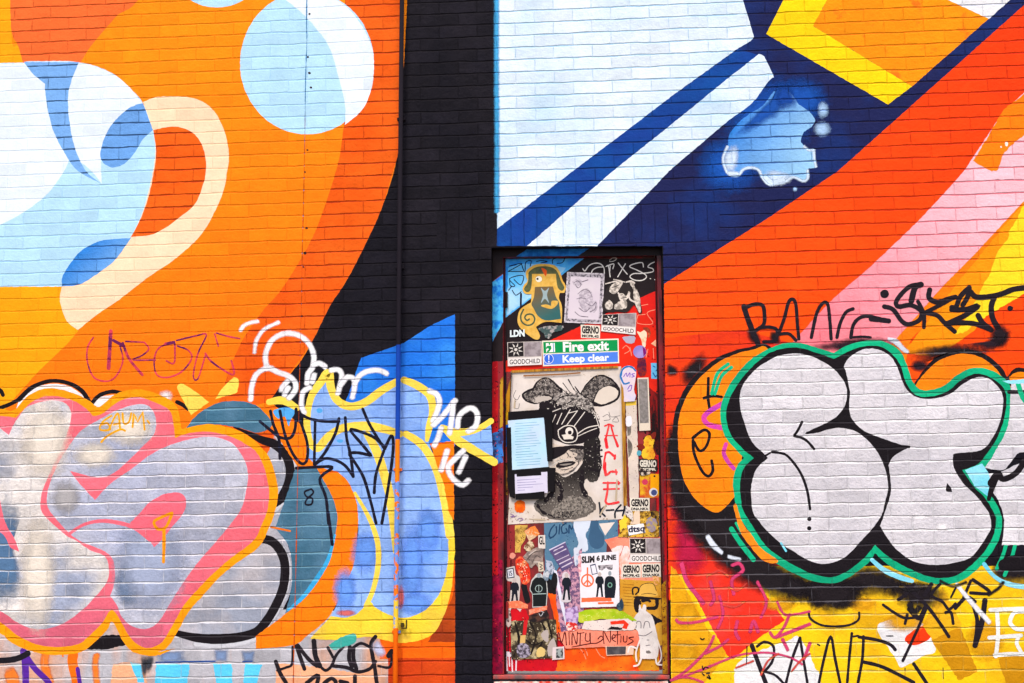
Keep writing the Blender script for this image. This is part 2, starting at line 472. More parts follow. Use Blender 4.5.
# ---- mural, left half
ORANGE = paint((255,144,0), g=(226,100,8), ga=.45, relief=.5, c2=(255,124,0), grad=((180,60),(230,330)))
AMBER = paint((255,167,6), g=(232,126,8), ga=.4, relief=.45)
REDOR = paint((246,104,24), g=(160,40,14), ga=.8, c2=(240,90,14), mot=(2.5,.4,.65))
CORAL = paint((250,112,50), g=(190,64,24), ga=.8)
PALEB = paint((184,226,252), g=(140,195,238), ga=.45, relief=.4)
WHITE = paint((232,244,254), g=(204,226,246), ga=.4, relief=.3)
BEIGE = paint((255,222,186), g=(244,194,146), ga=.4, relief=.35)
W('mural_field', ORANGE, smooth('-330,-150* 415,-150* 400,140* 394,171 381,210 360,255 345,283 330,306 313,340 300,362 285,380 270,400 240,450 150,470* -330,470*'), label='broad orange field of the mural')
W('mural_band', REDOR, smooth('345,-40* 405,-60* 402,140* 393,171 381,210 360,255 345,283 330,306 313,340 306,350 285,380 268,403* 285,430 270,470* 205,455* 222,392 240,345 262,312 281,290 302,257 318,225 336,171 342,140 345,100'), label='red-orange band curving down beside the black band')
W('mural_field', AMBER, smooth('-330,280* 64,284* 78,331* 66,345 40,370 18,394 0,415 -40,450* -330,450*'), label='amber field under the blue bubble')
W('mural_stripe', AMBER, smooth('-330,-150* 11,-150* 11,28 18,46 25,64* -330,66*'))
W('mural_band', CORAL, smooth('10,-60* 175,-60* 138,0 118,15 100,35 88,50 79,66* 24,66* 18,45 11,26'), label='coral band above the blue bubble')
W('mural_circle', PALEB, ell(307, 63, 67, 71.5, 72), label='large pale blue circle')
W('mural_crescent', WHITE, smooth('281,-4* 310,-9 340,2 358,20 371,44 374,66 371,90 362,110 345,125* 345,105 338,75 328,45 306,17'), label='whitish crescent on the large circle')
W('mural_circle', PALEB, ell(217, -18, 37, 25.5, 48))
# bubble
W('mural_bubble', PALEB, smooth('-330,66* 0,63 25,61.5 60,61 80,62.5 97,66.5 115,75 130,88 143,103 152,125 156,148 155,165 149,195 140,220 129,240 113,262 85,280 62,286.5* -330,288*'), label='big pale blue rounded shape')
W('mural_bubble', WHITE, smooth('-330,67* 0,63.6 25,62 60,61.6 80,63 97,67 115,75.5 130,88 143,104* 136,107 122,115 110,128 103,144 101,165 102,184* 85,165 69,160* 64,171 50,191 30,208 0,225 -60,250* -330,300*'), label='white upper part of the blue shape')
W('mural_drop', paint((124,178,242), g=(40,70,110), ga=.85), smooth('24,62* 32,73 45,84* 45.5,95 49,115 54,133 67,157 78,171 102,184* 86,171 75,148 70,125 68,100 71,82 79,62*'), label='long blue sliver tapering to a point')
W('mural_drop', paint((108,164,232), g=(36,66,110), ga=.85), smooth('143,103* 153,130* 143,139 133,155 122,165 110,167 101,159 102,145 110,127 125,111 136,105'), label='upper blue drop')
W('mural_ring', BEIGE, smooth('143,102* 155,97.5 170,96.3 190,97.5 205,103 216,114 225,133 229,155 227,171 224,189 215,211 200,236 175,259 150,276 120,299 98,314 78,330* 67,321 61,306 60,296 62,286* 75,285.5 85,282 100,272 113,262 122,251 131,237* 140,219 148,194 154,165 155.5,148 153,130*'), label='cream ring')
W('mural_field', REDOR, smooth('153,130* 165,127.5 178,127 190,131 200,141 205,155 206,171 203,185 195,204 180,217 165,228 150,235 131,237* 140,220 149,195 155,165 156,148'))
W('mural_drop', paint((52,136,226), g=(40,90,160), ga=.8, c2=(130,184,240), grad=((80,255),(115,290))), smooth('131,238* 122,251 113,262 100,272 85,282 75,285.5 62,286.3* 62,278 66,270 73,260 82,250 100,241 115,239'), label='lower blue drop')

# ---- mural, right half
PALE2 = paint((228,241,254), g=(124,184,224), ga=.62, relief=.6, c2=(205,230,252), mot=(2.2,.45,.7))
NAVY = paint((30,36,84), g=(22,14,30), ga=.7, c2=(24,50,116), mot=(2.0,.5,.68))
BLUE = paint((18,76,158), g=(14,34,80), ga=.75, c2=(22,62,146), mot=(3,.4,.6))
REDM = paint((254,84,6), g=(186,34,10), ga=.75, c2=(250,66,14), grad=((760,320),(980,60)))
W('mural_field', REDM, smooth('666,430* 663.9,284* 768,218* 838,171* 1024,5* 1110,-90* 1250,-90* 1250,430*'), label='red-orange field')
W('mural_field', NAVY, smooth('497,246* 497,-150* 1160,-150* 1024,5* 838,171* 768,218* 663.7,284* 663.2,246*'), label='navy field')
W('mural_panel', PALE2, smooth('497,-150* 698,-150* 743,0* 752.5,32 753,38 749,42* 737,49* 672,96* 617,138* 573,171* 547,192* 512,217.5* 497,229*'), label='large pale panel left of the navy stripe')
W('mural_stripe', BLUE, smooth('497,229* 512,217.5* 573,171* 617,138* 672,96* 738,49* 759,55* 732,75* 667,128* 613,171* 587,193.5* 527,246* 497,246*'), label='dark blue stripe')
# soft blue cloud and the pale splash
SB = paint((26,88,184), g=(12,36,92), ga=.8, soft=True, c2=(24,70,160), mot=(3,.4,.7))
W('spray_cloud', SB, ell(768,118,52,54,30), ell(730,165,38,34,30), ell(800,100,34,26,24), soft=True)
W('mural_stripe', PALE2, smooth('759,54* 763,55.5 766,60 774,77* 768,82 752,103 729,120* 669,171* 655,186* 597,246* 527,246* 587,193.5* 613,171* 667,128* 732,75*'), label='pale stripe with a blunt upper end')
sx = lambda t: smooth(Z(700,70,.19036,t))
W('mural_splash', paint((48,130,220), g=(16,60,136), ga=.8, c2=(160,212,250), grad=((742,112),(818,150))), sx('380,120 430,105 480,125 520,180 570,215 603,258 590,295 545,325* 530,370 545,400 570,420 598,420 600,460 612,512* 580,515* 565,525 565,570 540,585 490,565 440,590 365,602 330,570 310,528 270,515 230,522 205,555 150,550 128,510 120,460 145,400 155,340 190,290 260,230 330,190'), amp=.4, label='pale splash dripping over the navy')
W('spray_cloud', paint((28,84,176), g=(14,40,100), ga=.8, soft=True), sx('425,40 500,60 490,150 420,240 320,300 230,350 170,350 300,215 400,110'), soft=True)
HL = paint((214,232,252), g=(110,170,230), ga=.7, soft=True)
W('spray_highlight', HL, *[sx(t) for t in ('118,440 190,380 210,450 180,550 120,530', '340,520 480,540 470,600 360,612')], soft=True)
W('spray_cloud', paint((24,74,166), g=(14,40,100), ga=.8, soft=True), sx('400,95 440,70 500,120 520,190 440,215 390,180'), soft=True)
S('spray_highlight', HL, [(Z(700,70,.19036,t), ww) for t, ww in (('145,400 122,460 130,510 152,547 200,553 228,522 270,513 308,526 330,568 366,600 440,588 490,563 540,583 565,570 565,525', 1.5), ('598,420 600,460 610,510', 1.4), ('545,400 570,420 598,420', 1.2), ('340,560 380,590 440,575', 4), ('150,540 200,545', 3))], 2, soft=1.4)
W('spray_spot', paint((170,206,246), g=(60,100,180), soft=True), ell(823,110,6.5,10,20), ell(822,129,10,9.5,20), ell(795,189,3,3,14), soft=True)
W('mural_angle', paint((255,214,2), g=(222,160,10), ga=.6), CORNERS('766,34 835,-100 900,-100 827,0 813,26 912,86.5 888,104.5'), label='yellow angle bracket shape')
W('mural_square', paint((255,150,8), g=(226,100,12), ga=.6, c2=(250,118,22), mot=(7,.6,.68)), CORNERS('827,0 880,-80 948,-8 948,0 989,18.5 912,86.5 813,26'), label='tilted orange square')
W('mural_stripe', paint((240,240,244), g=(170,175,200), ga=.7), CORNERS('930,-9 948,0 989,18.8 1010,0 1060,-48 990,-100'))
PINK = paint((250,196,208), g=(226,96,112), ga=.8, c2=(252,128,140), grad=((985,190),(830,345)))
ORST = paint((255,130,6), g=(226,70,10), ga=.7)
W('mural_stripe', PINK, smooth('1250,-150* 1060,60* 1003,112* 964,171* 938,200 908,231 868,269* 830,302 790,345 760,375* 880,380* 898,337* 943,286* 973,256* 1024,201* 1250,-20*'), label='pale pink stripe')
W('mural_patch', ORST, smooth('1080,40* 1024,94* 1003,110* 986,140* 973,161* 983,167 992,171 998,169 1003,155 1013,144 1024,136* 1080,90*'), amp=.5)
W('mural_stripe', ORST, smooth('1250,-15* 1024,201* 973,256* 943,286* 898,337* 860,380* 905,372* 912,338 943,318 980,291 989,271 1024,203* 1250,20*'), label='orange stripe')
W('mural_stripe', paint((255,152,10), g=(232,110,10), ga=.6), smooth('1250,-5* 1024,203* 1000,231* 968,270* 914,339* 903,353* 930,356* 944,352* 975,330* 1000,280* 1024,240* 1250,40*'), amp=.4, label='lighter orange stripe beside the yellow')
W('mural_stripe', paint((255,218,38), g=(226,150,20), ga=.6), smooth('1250,0* 1024,203* 1016,221 1009,231 1008,238 997,253 991,272* 983,285 979,294 968,314 955,334* 963,333* 988,315* 1024,294* 1250,150*'), amp=.5, label='yellow stripe')
W('spray_drip', paint((255,235,225), brick=True), ell(1006.5,144,1.6,2.2,12), ell(1001,147,.8,1,8))
# edges of the black pier, over-sprayed cyan
S('spray_edge', paint((70,170,225), g=(30,110,180), soft=True), [('497,-60 496.5,60 497,130 497,212', 3)], soft=2.2)

BLACKP = paint((28,23,28), g=(66,62,68), ga=.5, chip=.1)
# ---- lower ground coats
W('mural_field', paint((34,118,228), g=(16,50,140), ga=.7, c2=(60,150,240), mot=(3,.5,.7)), smooth('404,343* 428,327* 455,314* 455,446* 340,450* 346,400* 352,385 356,372* 361,358*'), label='bright blue triangle beside the pipe')
W('underpaint_patch', paint((186,184,192), g=(232,228,232), ga=.6, c2=(222,168,140), mot=(2.2,.5,.66), stretch=(1.6,1,.35), uneven=2, chip=.8), smooth('-330,596* 397,612* 397,830* -330,830*'), label='patchy grey coat near the ground')
W('mural_field', paint((250,104,10), g=(210,60,10), ga=.7), smooth('380,560* 455,560* 455,659* 380,659*'))
W('mural_field', paint((222,78,24), g=(160,40,16), ga=.75, c2=(200,60,20)), smooth('388,658* 455,658* 455,830* 388,830*'))
W('mural_field', paint((160,60,26), g=(110,34,16), c2=(200,80,20), mot=(3,.4,.6)), smooth('455,578* 455,642* 428,642* 440,620 452,598'))
W('underpaint_patch', paint((250,178,136), g=(246,220,204), ga=.6, uneven=1.6), smooth('113,664* 130,662* 142,668 149,690* 150,820* 95,820*'), smooth(Z(270,600,.1465,'40,430* 150,440* 420,470* 600,500* 720,460* 730,567* 730,1500* 20,1500*')), amp=.6)
W('underpaint_patch', paint((92,206,246), g=(200,232,246), ga=.6), smooth('156,664* 190,664* 186,690* 170,830* 150,830*'), smooth('213,664* 232,664* 232,690* 220,820* 218,690*'), smooth('245,664* 262,664* 255,690* 250,800* 243,690*'), smooth(Z(0,600,.1465,'890,425* 960,440* 985,567* 940,560* 910,480*')), amp=.6)
W('underpaint_patch', paint((126,150,192), g=(90,116,166), soft=True), smooth('155,650* 185,650* 190,663* 155,663*'), smooth('212,648* 230,648* 228,663* 214,663*'), smooth('240,650* 256,650* 255,663* 243,663*'), soft=True)
S('underpaint_stroke', paint((20,70,150), brick=True), ['156,662.3 185,661.8 215,661.2','243,661.6 252,661.2'], 1.4)
OD = paint((246,128,46), g=(240,200,170), ga=.5, soft=True)
S('underpaint_drip', OD, [(Z(0,600,.1465,'70,500 90,567 80,700'),12), (Z(0,600,.1465,'310,370 305,440 340,567'),7), (Z(0,600,.1465,'660,375 650,440 665,600'),5)], soft=2)
S('underpaint_drip', paint((247,112,18), g=(230,150,90)), [(Z(0,600,.1465,'500,375 495,430 525,567 520,700'),10), (Z(0,600,.1465,'425,355 430,385'),1.6)])
S('underpaint_stroke', paint((90,40,156), g=(140,110,190), ga=.4), [(Z(0,600,.1465,'160,350 172,430 176,567 176,700'),7), (Z(0,600,.1465,'165,365 240,470 330,560 360,640'),6), (Z(0,600,.1465,'530,470 545,567'),4)])
S('underpaint_stroke', paint(BLACK, brick=True), [(Z(0,600,.1465,'-60,415 60,410 130,395 190,365'),6)])
W('graffiti_shadow', BLACKP, smooth(Z(0,600,.1465,'575,335* 640,290 700,246 760,238 835,240* 880,305* 800,320 720,338')), amp=.4, label='black shadow between the two pink letter feet')
W('spray_cloud', paint((60,62,70), soft=True), smooth(Z(0,600,.1465,'960,380 1010,390 1000,520 970,540')), smooth(Z(150,600,.1465,'-40,380 30,380 10,480 -30,500')), soft=True)

# ---- lower right coats
W('mural_field', paint((232,52,30), g=(150,20,24), ga=.7, c2=(246,72,14), mot=(2.6,.4,.62)), smooth('664.9,338* 740,330* 800,345* 800,600* 668.9,600* 666.5,450*'), label='red coat beside the door')
YEL = paint((252,206,22), g=(236,226,150), ga=.4, c2=(238,180,22), mot=(1.7,.5,.62))
W('mural_field', YEL, smooth('670.5,575* 760,566* 1010,566* 1250,566* 1250,830* 672,830*'), label='yellow field near the ground')
W('mural_field', paint((236,168,22), g=(214,150,60), ga=.5), smooth('671,566* 676,570* 708,630* 727,653* 700,690* 672,700*'), amp=.5)
W('mural_triangle', paint((244,52,34), g=(250,150,120), ga=.4, c2=(236,66,60), mot=(5,.5,.65)), CORNERS('670.5,552 700,550 752,578 785,620 760,637 733,659 727,655'), amp=.5, label='red wedge')
W('mural_patch', paint((238,236,238), g=(250,248,240)), smooth('735,668 750,655 790,640* 797,636 808,650 815,668 822,690 830,830* 715,830* 733,690'), amp=.6)
W('mural_patch', paint((236,234,236), g=(252,248,236)), smooth(Z(800,560,.21875,'355,320* 390,280 500,270 570,300* 620,410* 560,440 465,490 430,440'.replace('*',''))), amp=.5, label='white patch')
W('mural_patch', paint((246,60,18)), smooth(Z(800,560,.21875,'478,365 500,335 550,305 600,292 614,315 600,350 560,380 510,388')), amp=.3, label='red oval on the white patch')
W('mural_patch', paint((206,142,12), g=(226,190,90), ga=.4), CORNERS(Z(800,560,.21875,'600,365 730,300 812,510 725,550')), CORNERS(Z(800,560,.21875,'905,450 1024,420 1500,400 1500,1200 960,1200 940,560')), amp=.6)
W('mural_patch', paint((236,178,30)), CORNERS(Z(800,560,.21875,'650,120 740,300 605,365 560,300')), amp=.5)
W('spray_cloud', paint((190,30,70), g=(150,24,60), soft=True), smooth('669.5,480* 690,500 700,540 710,565 690,585 670.5,575*'), smooth('668,420* 684,450 684,510 669,530*'), soft=True)
W('spray_cloud', paint((232,166,24), g=(230,200,120), soft=True), *[smooth(Z(660,560,.18,t)) for t in ('80,250 200,220 230,300 180,380 90,380', '60,450 180,430 240,520 160,600 70,590', '560,230 700,190 780,250 700,290 600,280')], ell(905,622,26,12,20), ell(985,640,22,26,20), ell(862,604,16,8,20), soft=True)
HAZE = paint((34,28,32), g=(120,116,124), ga=.45, soft=True, chip=.2)
S('spray_cloud', HAZE, [('676,440,14 680,480,22 694,512,30 722,540,36 760,572,30 800,588,20', 20), ('790,586,16 830,592,20 868,580,20 900,586,14', 18)], soft=9)
S('spray_cloud', HAZE, [('812,588,16 820,602,10', 14), ('846,590,20 842,604,12', 16), ('690,500,30 720,520,40 740,545,30', 30), ('905,588,8 930,592,6', 8), ('1000,572,16 1040,570,18', 16)], soft=8)
W('spray_cloud', HAZE, *[smooth(Z(660,330,.2198,t)) for t in ('130,140 200,90 235,130 180,220 130,270 90,250 90,180', '30,150 80,170 80,210 30,210', '40,420 90,420 100,640 60,660 25,600', '400,-20 450,10 470,60 420,70 390,20', '500,0 540,10 550,70 500,60')], soft=True)
# ---------------------------------------------------------------- graffiti on the left: pink and silver throw-up
GW = (240,236,240)      # white mortar under later coats; light caught on its edges painted in
BLK = BLACKP
# grey shadow letter behind it
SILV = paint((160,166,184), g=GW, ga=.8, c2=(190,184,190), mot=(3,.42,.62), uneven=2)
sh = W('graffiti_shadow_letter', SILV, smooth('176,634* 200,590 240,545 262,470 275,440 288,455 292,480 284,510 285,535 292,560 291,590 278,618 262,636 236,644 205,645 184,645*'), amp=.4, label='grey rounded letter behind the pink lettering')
S('halo', paint((206,206,214), soft=True), [('262,540 273,541 284,552 289,568 286,590 278,609 266,627 256,638 237,644 215,646 195,644', 5), ('276,436 288,450 295,467 295,484 288,498 272,513', 4)], parent=sh, soft=2)
S('outline', BLK, [('256,538 271,541 281,552 285,567 283,588 275,607 265,623 255,632.5 237,637.5,9.5 215,639,10 195,637.5,8.5 176,633,6', 9), ('234,427,2 248,433,4 262,440,8 274,444,9 285,454,9 290,468,9 289,483,10 283,496,10 276,504,6', 9)], parent=sh)
# white, black and yellow leftovers above
tp = W('graffiti_backdrop', paint((246,240,242), g=(226,190,170)), smooth('19,401 32,389 50,384 68,386 84,396 92,404 101,397 113,395 124,396 135,400 120,420 60,430 20,420'), label='white puffs under black arcs')
S('outline', BLK, ['-8,386,4 0,390,4 3,395,4', '-6,410 8,405 19,399.5', '19,399.5,5 32,387.5,4.5 50,381,4 68,383,4 82,391,4.5 90,404,5', '92,403 100,395 113,391.5 124,394', '177,402 183,405 188,409'], 4, parent=tp)
W('spray_spot', paint((250,236,236), g=(240,200,180), soft=True), ell(166,396,8,7,20), soft=True)
W('brush_mark', paint((250,222,92), g=(224,170,50)), smooth('177,388 183,384 196,392 209,402* 191,415* 184,402'), smooth('215.5,399* 222,389 234,377.5 239,382 237,393*'), amp=.3)
# orange edge, pink body, silver insides
th = W('graffiti_throw_up', paint((255,160,8), g=(236,130,20), ga=.5), smooth('-40,408* 0,409 14,410 28,396 48,388 70,392 88,400 96,406 101,406 116,394 137,389 158,394 175,404 180,418 182,429 191,425 212,424 237,430 254,440 261,447 270,459 276,478 278,495 274,515 268,530 259,547 234,565 217,580 203,596 190,610 178,631 167,648 158,652 176,648* 160,655* 150,656 133,652 122,640 112.5,622 107,630 94,643 81,652 57,655 34,652 12,643 0,633 -40,610*'), amp=.3, label='big pink and silver bubble letters edged in orange')
W('letter_body', paint((250,112,128), g=(250,190,196), ga=.45, c2=(214,100,124), grad=((120,560),(120,640)), uneven=1.4), smooth('-40,416* 0,416 16,418* 32,402 50,396 70,399.5 84,407 93,416* 102,414 118,402 137,397 154,402 169,410 173,421 175,438* 190,433 212,432 234,438 250,447 256,452 262,462 267,478 269,495 267,511 261,526 253,541 229,559.5 212,574.5 197,590 184,605 172,626 162,642 149,648 137,644 128,634 113,610 102,623 90,635 78,644 57,647 36,644 17,635 0,622 -40,600*'), parent=th, amp=.2)
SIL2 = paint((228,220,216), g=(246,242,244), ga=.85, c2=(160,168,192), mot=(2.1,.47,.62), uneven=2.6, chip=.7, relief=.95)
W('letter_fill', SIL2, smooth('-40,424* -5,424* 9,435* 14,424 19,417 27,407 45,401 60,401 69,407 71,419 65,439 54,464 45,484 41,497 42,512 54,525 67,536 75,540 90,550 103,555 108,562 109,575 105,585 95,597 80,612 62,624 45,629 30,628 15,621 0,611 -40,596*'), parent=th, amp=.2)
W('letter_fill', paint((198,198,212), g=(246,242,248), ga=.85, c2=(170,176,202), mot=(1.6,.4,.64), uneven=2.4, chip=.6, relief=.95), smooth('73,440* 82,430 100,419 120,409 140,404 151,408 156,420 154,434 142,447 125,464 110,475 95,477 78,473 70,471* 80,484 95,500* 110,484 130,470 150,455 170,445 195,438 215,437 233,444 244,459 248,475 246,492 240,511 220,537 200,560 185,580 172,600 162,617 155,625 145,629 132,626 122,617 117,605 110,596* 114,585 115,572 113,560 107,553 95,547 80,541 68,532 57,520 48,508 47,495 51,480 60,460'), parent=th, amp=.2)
W('fill_tint', paint((86,120,158), g=(206,210,220), ga=.75, soft=True), smooth('-30,500* 8,492 22,510 14,540 22,575 20,600 8,612 -30,610*'), ell(128,584,15,26,20), soft=True, parent=th)
W('fill_tint', paint((172,168,170), g=(226,222,224), ga=.7, soft=True), ell(66,498,17,20,22), soft=True, parent=th)
W('fill_tint', paint((236,224,210), g=(248,244,240), soft=True), ell(38,575,22,70,28), ell(46,440,30,46,24), ell(130,428,30,22,20), ell(95,455,26,16,20), soft=True, parent=th)
W('fill_tint', paint((166,176,204), g=(236,236,242), ga=.8, soft=True), ell(150,565,44,58,24), soft=True, parent=th)
PK = paint((248,108,126), g=(250,180,190), ga=.4)
W('letter_gap', PK, smooth('130,523* 140,513 150,502 165,494 180,493 186,500 184,512 172,527 162,540 154,547* 147,537 136,528'), smooth('-40,480* 0,500* 5,522 15,540 19,551.5* 10,547 0,532 -40,520*'), parent=th, amp=.2)
S('inner_line', PK, [('69,534,3 83,525,3 100,521,3.5 117,522.5,4 135,528,4 150,540,3.5', 3.5)], parent=th)
S('inner_mark', paint((252,156,12), g=(236,130,20)), ['172,513 162,517 154,522 158,529 166,527 172,514', '164,529,3.5 164,545,3.5 163.5,562,3'], 3, parent=th)
fq = S('graffiti_tag', paint((250,176,20), g=(236,150,40)), [Z(0,342,.2502,t) for t in ('445,295 410,320 400,350 440,350 430,325 405,330','435,350* 470,285 480,345','455,330 478,325','490,285 495,325 515,320 525,285','530,340* 535,285* 550,320* 570,278* 578,350','590,315 597,325','405,400 430,375 480,350 500,355')], 2.0, label='small orange FAUM tag on a silver letter')

# ---- blue and yellow piece in the middle
W('mural_patch', ORST, smooth('256,405* 270,402* 320,440 345,472 357,500 359,513* 357,540 355,560 346,585 336,605 326,620 308,635 293,645 256,649* 256,636* 300,600 330,550 300,470*'), amp=.3, label='orange crescent beside the teal')
tl = W('graffiti_backdrop', paint((64,108,134), g=(124,170,190), ga=.6, c2=(92,132,160), mot=(3,.4,.6)), smooth('186,428* 198,414 215,404 233,401 250,403 262,410 272,425 258,433 240,428 212,424 195,426*'), smooth('296,467* 316,467* 330,492 337,513 336,530 330,560 318,580 303,600 285,614* 291,590 292,565 288,545 275,528* 285,500'), amp=.3, label='teal background shape')
S('glint', paint((60,170,226), g=(120,190,214)), [('335,535,2 328,560,4 316,580,5 303,597,4 288,610,2', 4)], parent=tl)
S('glint', paint((240,120,20)), [('271,527 290,531', 2)], parent=tl)
YL = paint((253,220,84), g=(228,176,50), ga=.55)
pc = W('graffiti_throw_up', paint((148,186,250), g=(60,96,170), ga=.65, c2=(110,160,246), mot=(3,.5,.68), uneven=1.5), smooth('309,408* 316,390 327,377* 331,392 339,403 352,408 366,403 385,391 403,380* 420,388 430,398 432,415 428,437 436,462 447,495 450,530 449,562 442,588 430,608 414,618 396,622* 360,618 331,617* 346,585* 356,555 358,512 350,485 338,472* 318,466 306,455*'), amp=.3, label='pale blue and yellow letters')
W('letter_body', paint((84,170,236), g=(30,80,160)), smooth(Z(260,390,.1904,'70,110 130,90 190,95 160,160 150,190 130,140 95,150')), ell(340,441,3.4,1.8,14), ell(319.5,410.5,3,2.5,14), parent=pc, amp=.3)
W('fill_tint', paint((108,158,244), g=(50,100,200), soft=True), ell(412,565,14,50,24), ell(428,530,16,26,20), ell(366,552,18,24,20), ell(416,604,22,14,20), ell(345,590,14,26,20), soft=True, parent=pc)
W('fill_tint', paint((226,110,110), soft=True), ell(401,597,4,14,16), ell(346,613,12,4,14), soft=True, parent=pc)
W('lower_band', paint((252,218,60), g=(226,180,40), c2=(246,200,80), mot=(4,.5,.66)), smooth('310,639* 331,616* 345,617.5 358,613 368,602 371,602 376,608 388,614 404,618 420,613 433,603 443,585 448,560 448,530* 453,530* 455,545 454,562 451,592 441,622 428,637 400,643 370,637 340,640'), parent=pc, amp=.3)
OUT = ['308,410,6 312,395,7 321,382,8 328.5,373,9 331,388,8 338,401,8 351,406.5,8 366,402,8 381,391,8 397,381.5,7', '308,408,7 307,425,7 310,442,7 318,448,8 328,437,8 343,428,8 366,426,9 384,429,8 400,434,7', '404,380,7 418,386,8 430,396,8 432.5,412,7 429,428,7 427,440,4', '367,434,7 376,450,9 382,467,9 389,492,9 392,513,8 394,532,7 395,552,4', '406,434,7 422,445,8 435,466,8 443,492,9 447,513,9 450,535,9', '355,493,3 366,512,4 373,527,5 378,545,5.5 378,567,5.5 373,590,5 366,606,5', '269,402,6 283,400.5,8 297,408,6']
S('outline', YL, OUT, 7, parent=pc)
ar = W('graffiti_arrow', paint((140,182,248), g=(60,96,170)), smooth('450,430* 470,432 491,424* 493,456* 470,447'), amp=.3, label='yellow and blue arrow pointing to the door')
S('outline', YL, ['442,427,5 455,432,8 469,431.5,7 480,428,6 491,421,6', '444,428,6 456,439,9 470,448,9 482,455,8 494,462,8'], 7, parent=ar)
W('mural_patch', ORST, CORNERS('430,443 454,441 454,520 449,513 444,485 436,462'), amp=.4)
WT = paint((244,242,246), g=(206,206,220), ga=.5, soft=True)
S('graffiti_tag', WT, [Z(250,310,.1611,t) for t in ('-60,130 -40,100 0,80 50,70', '28,265 40,190 90,120 180,75')]+[(Z(250,310,.1611,t), 4.6) for t in ('140,365 105,350 98,270 140,185 220,145 310,160 370,215 395,280 390,350 360,400 355,460', '5,560 10,480 40,400 110,360 170,385 240,410 280,450 280,500 240,550', '235,440 200,480 195,500', '240,480 220,510 215,530', '390,345 430,330 470,355', '385,450 400,400', '375,480 330,510 320,590 340,640', '500,375 545,370 570,410 545,520', '560,470 600,420 640,425 650,470 635,545', '650,460 680,410 730,380 800,375 850,395')], 3.0, soft=1.2, label='white looping tag above the blue piece')
S('graffiti_tag', WT, [(Z(390,360,.2048,t), 4.8) for t in ('190,150 230,170 240,220 210,300', '210,320 260,270 320,195', '310,200 300,300 290,360', '330,330 340,270 390,235 425,260 420,320 380,350', '215,420 235,380 250,330', '250,540 280,440', '360,440 320,480 285,520 300,570 350,610 385,585', '370,470 335,550')], 5, soft=1.2, label='white tag beside the yellow arrow')
NB = paint((28,26,40), g=(60,70,110), ga=.5, chip=.1)
S('graffiti_tag', NB, [(Z(260,390,.1904,t), 3.0) for t in ('0,165 60,215 110,250 160,250 185,200 190,100', '55,110 70,180 100,260 105,360', '105,110 130,230 170,330 215,385 245,370 250,290 225,200 190,110', '200,120 260,150 340,165 415,165', '415,150 395,230 340,330 290,390', '290,160 285,390', '290,390 340,360 400,370 450,400 490,455*', '490,455 475,340 455,250 448,145', '470,330 520,330 585,345* 540,290 475,210 530,220 600,250 655,300', '540,100 570,170 610,240 655,310', '655,310 690,240 700,300 680,470 640,700', '650,320 610,440 600,540', '470,340 540,450 580,580 610,700', '190,410 290,405 380,405 330,445 315,480 345,560 355,640 360,700')] + [(Z(260,390,.1904,'270,520 235,535 245,560 275,570 270,600 240,600 245,575 280,540 270,520'), 1.8), (Z(256,512,.2502,'288,0 296,60 305,130'), 3)], 3, label='tall thin black tag across the blue piece')
S('graffiti_tag', paint((36,30,36), g=(90,80,90), chip=.1), [(Z(270,600,.1465,t), ww) for t, ww in (('180,315 235,470', 4), ('190,310 260,400 320,450', 4), ('300,280 310,380 340,450', 5), ('340,450 380,480 420,450 450,380 500,320', 3), ('395,325 430,390', 3), ('430,450 520,460 600,490 680,470 720,420', 3.5), ('545,320 540,400 560,455', 4), ('570,330 570,400 590,470', 4), ('560,330 620,295 680,320', 3), ('720,250 690,300 700,380 715,460 730,567 760,650', 4), ('250,567 330,515 300,640', 4), ('370,567 420,535 450,567 400,600', 4), ('480,555 530,567', 4), ('580,520 580,640', 4), ('740,450 820,455 830,350', 2.5), ('810,380 830,350', 5), ('40,420 70,500 110,567 140,640', 4), ('50,480 110,460 150,435 155,320', 2.5))], 3.5, label='black tag in two lines at the foot of the wall')
W('spray_patch', paint((64,176,164), g=(120,200,190)), smooth(Z(270,600,.1465,'400,310* 440,280 500,250 580,230 580,290 500,320 440,340')), amp=.4)
W('spray_patch', paint((200,204,236), soft=True), smooth(Z(270,600,.1465,'720,260 770,300 800,380 740,400 690,330')), soft=True)
S('graffiti_tag', paint((222,66,86), g=(160,40,90), ga=.4, c2=(110,34,84), mot=(9,.47,.57)), [(Z(70,320,.1855,t), 1.5) for t in ('125,95 95,150 95,230 130,310 200,330 250,300 285,220 270,140', '400,120 425,155 390,190 340,215 460,215', '300,115 400,120', '545,125 480,150 455,210 465,290 520,310 600,280 655,210 640,165 580,140', '575,110 680,85 735,80 690,180 665,300 690,315 730,190', '780,75 800,140', '790,70 860,90 915,100')] + [(Z(70,320,.1855,'565,125 562,230 520,220'), 1.6), (Z(70,320,.1855,'730,180 770,230 880,295 870,220'), 1.8), (Z(70,320,.1855,'220,60 215,150 208,260'), 3.6), (Z(70,320,.1855,'285,125 320,210 390,295'), 2.6), (Z(70,320,.1855,'235,110 290,140'), 3), (Z(70,320,.1855,'515,130 560,120'), 3)], 2, label='thin magenta tag on the orange field')

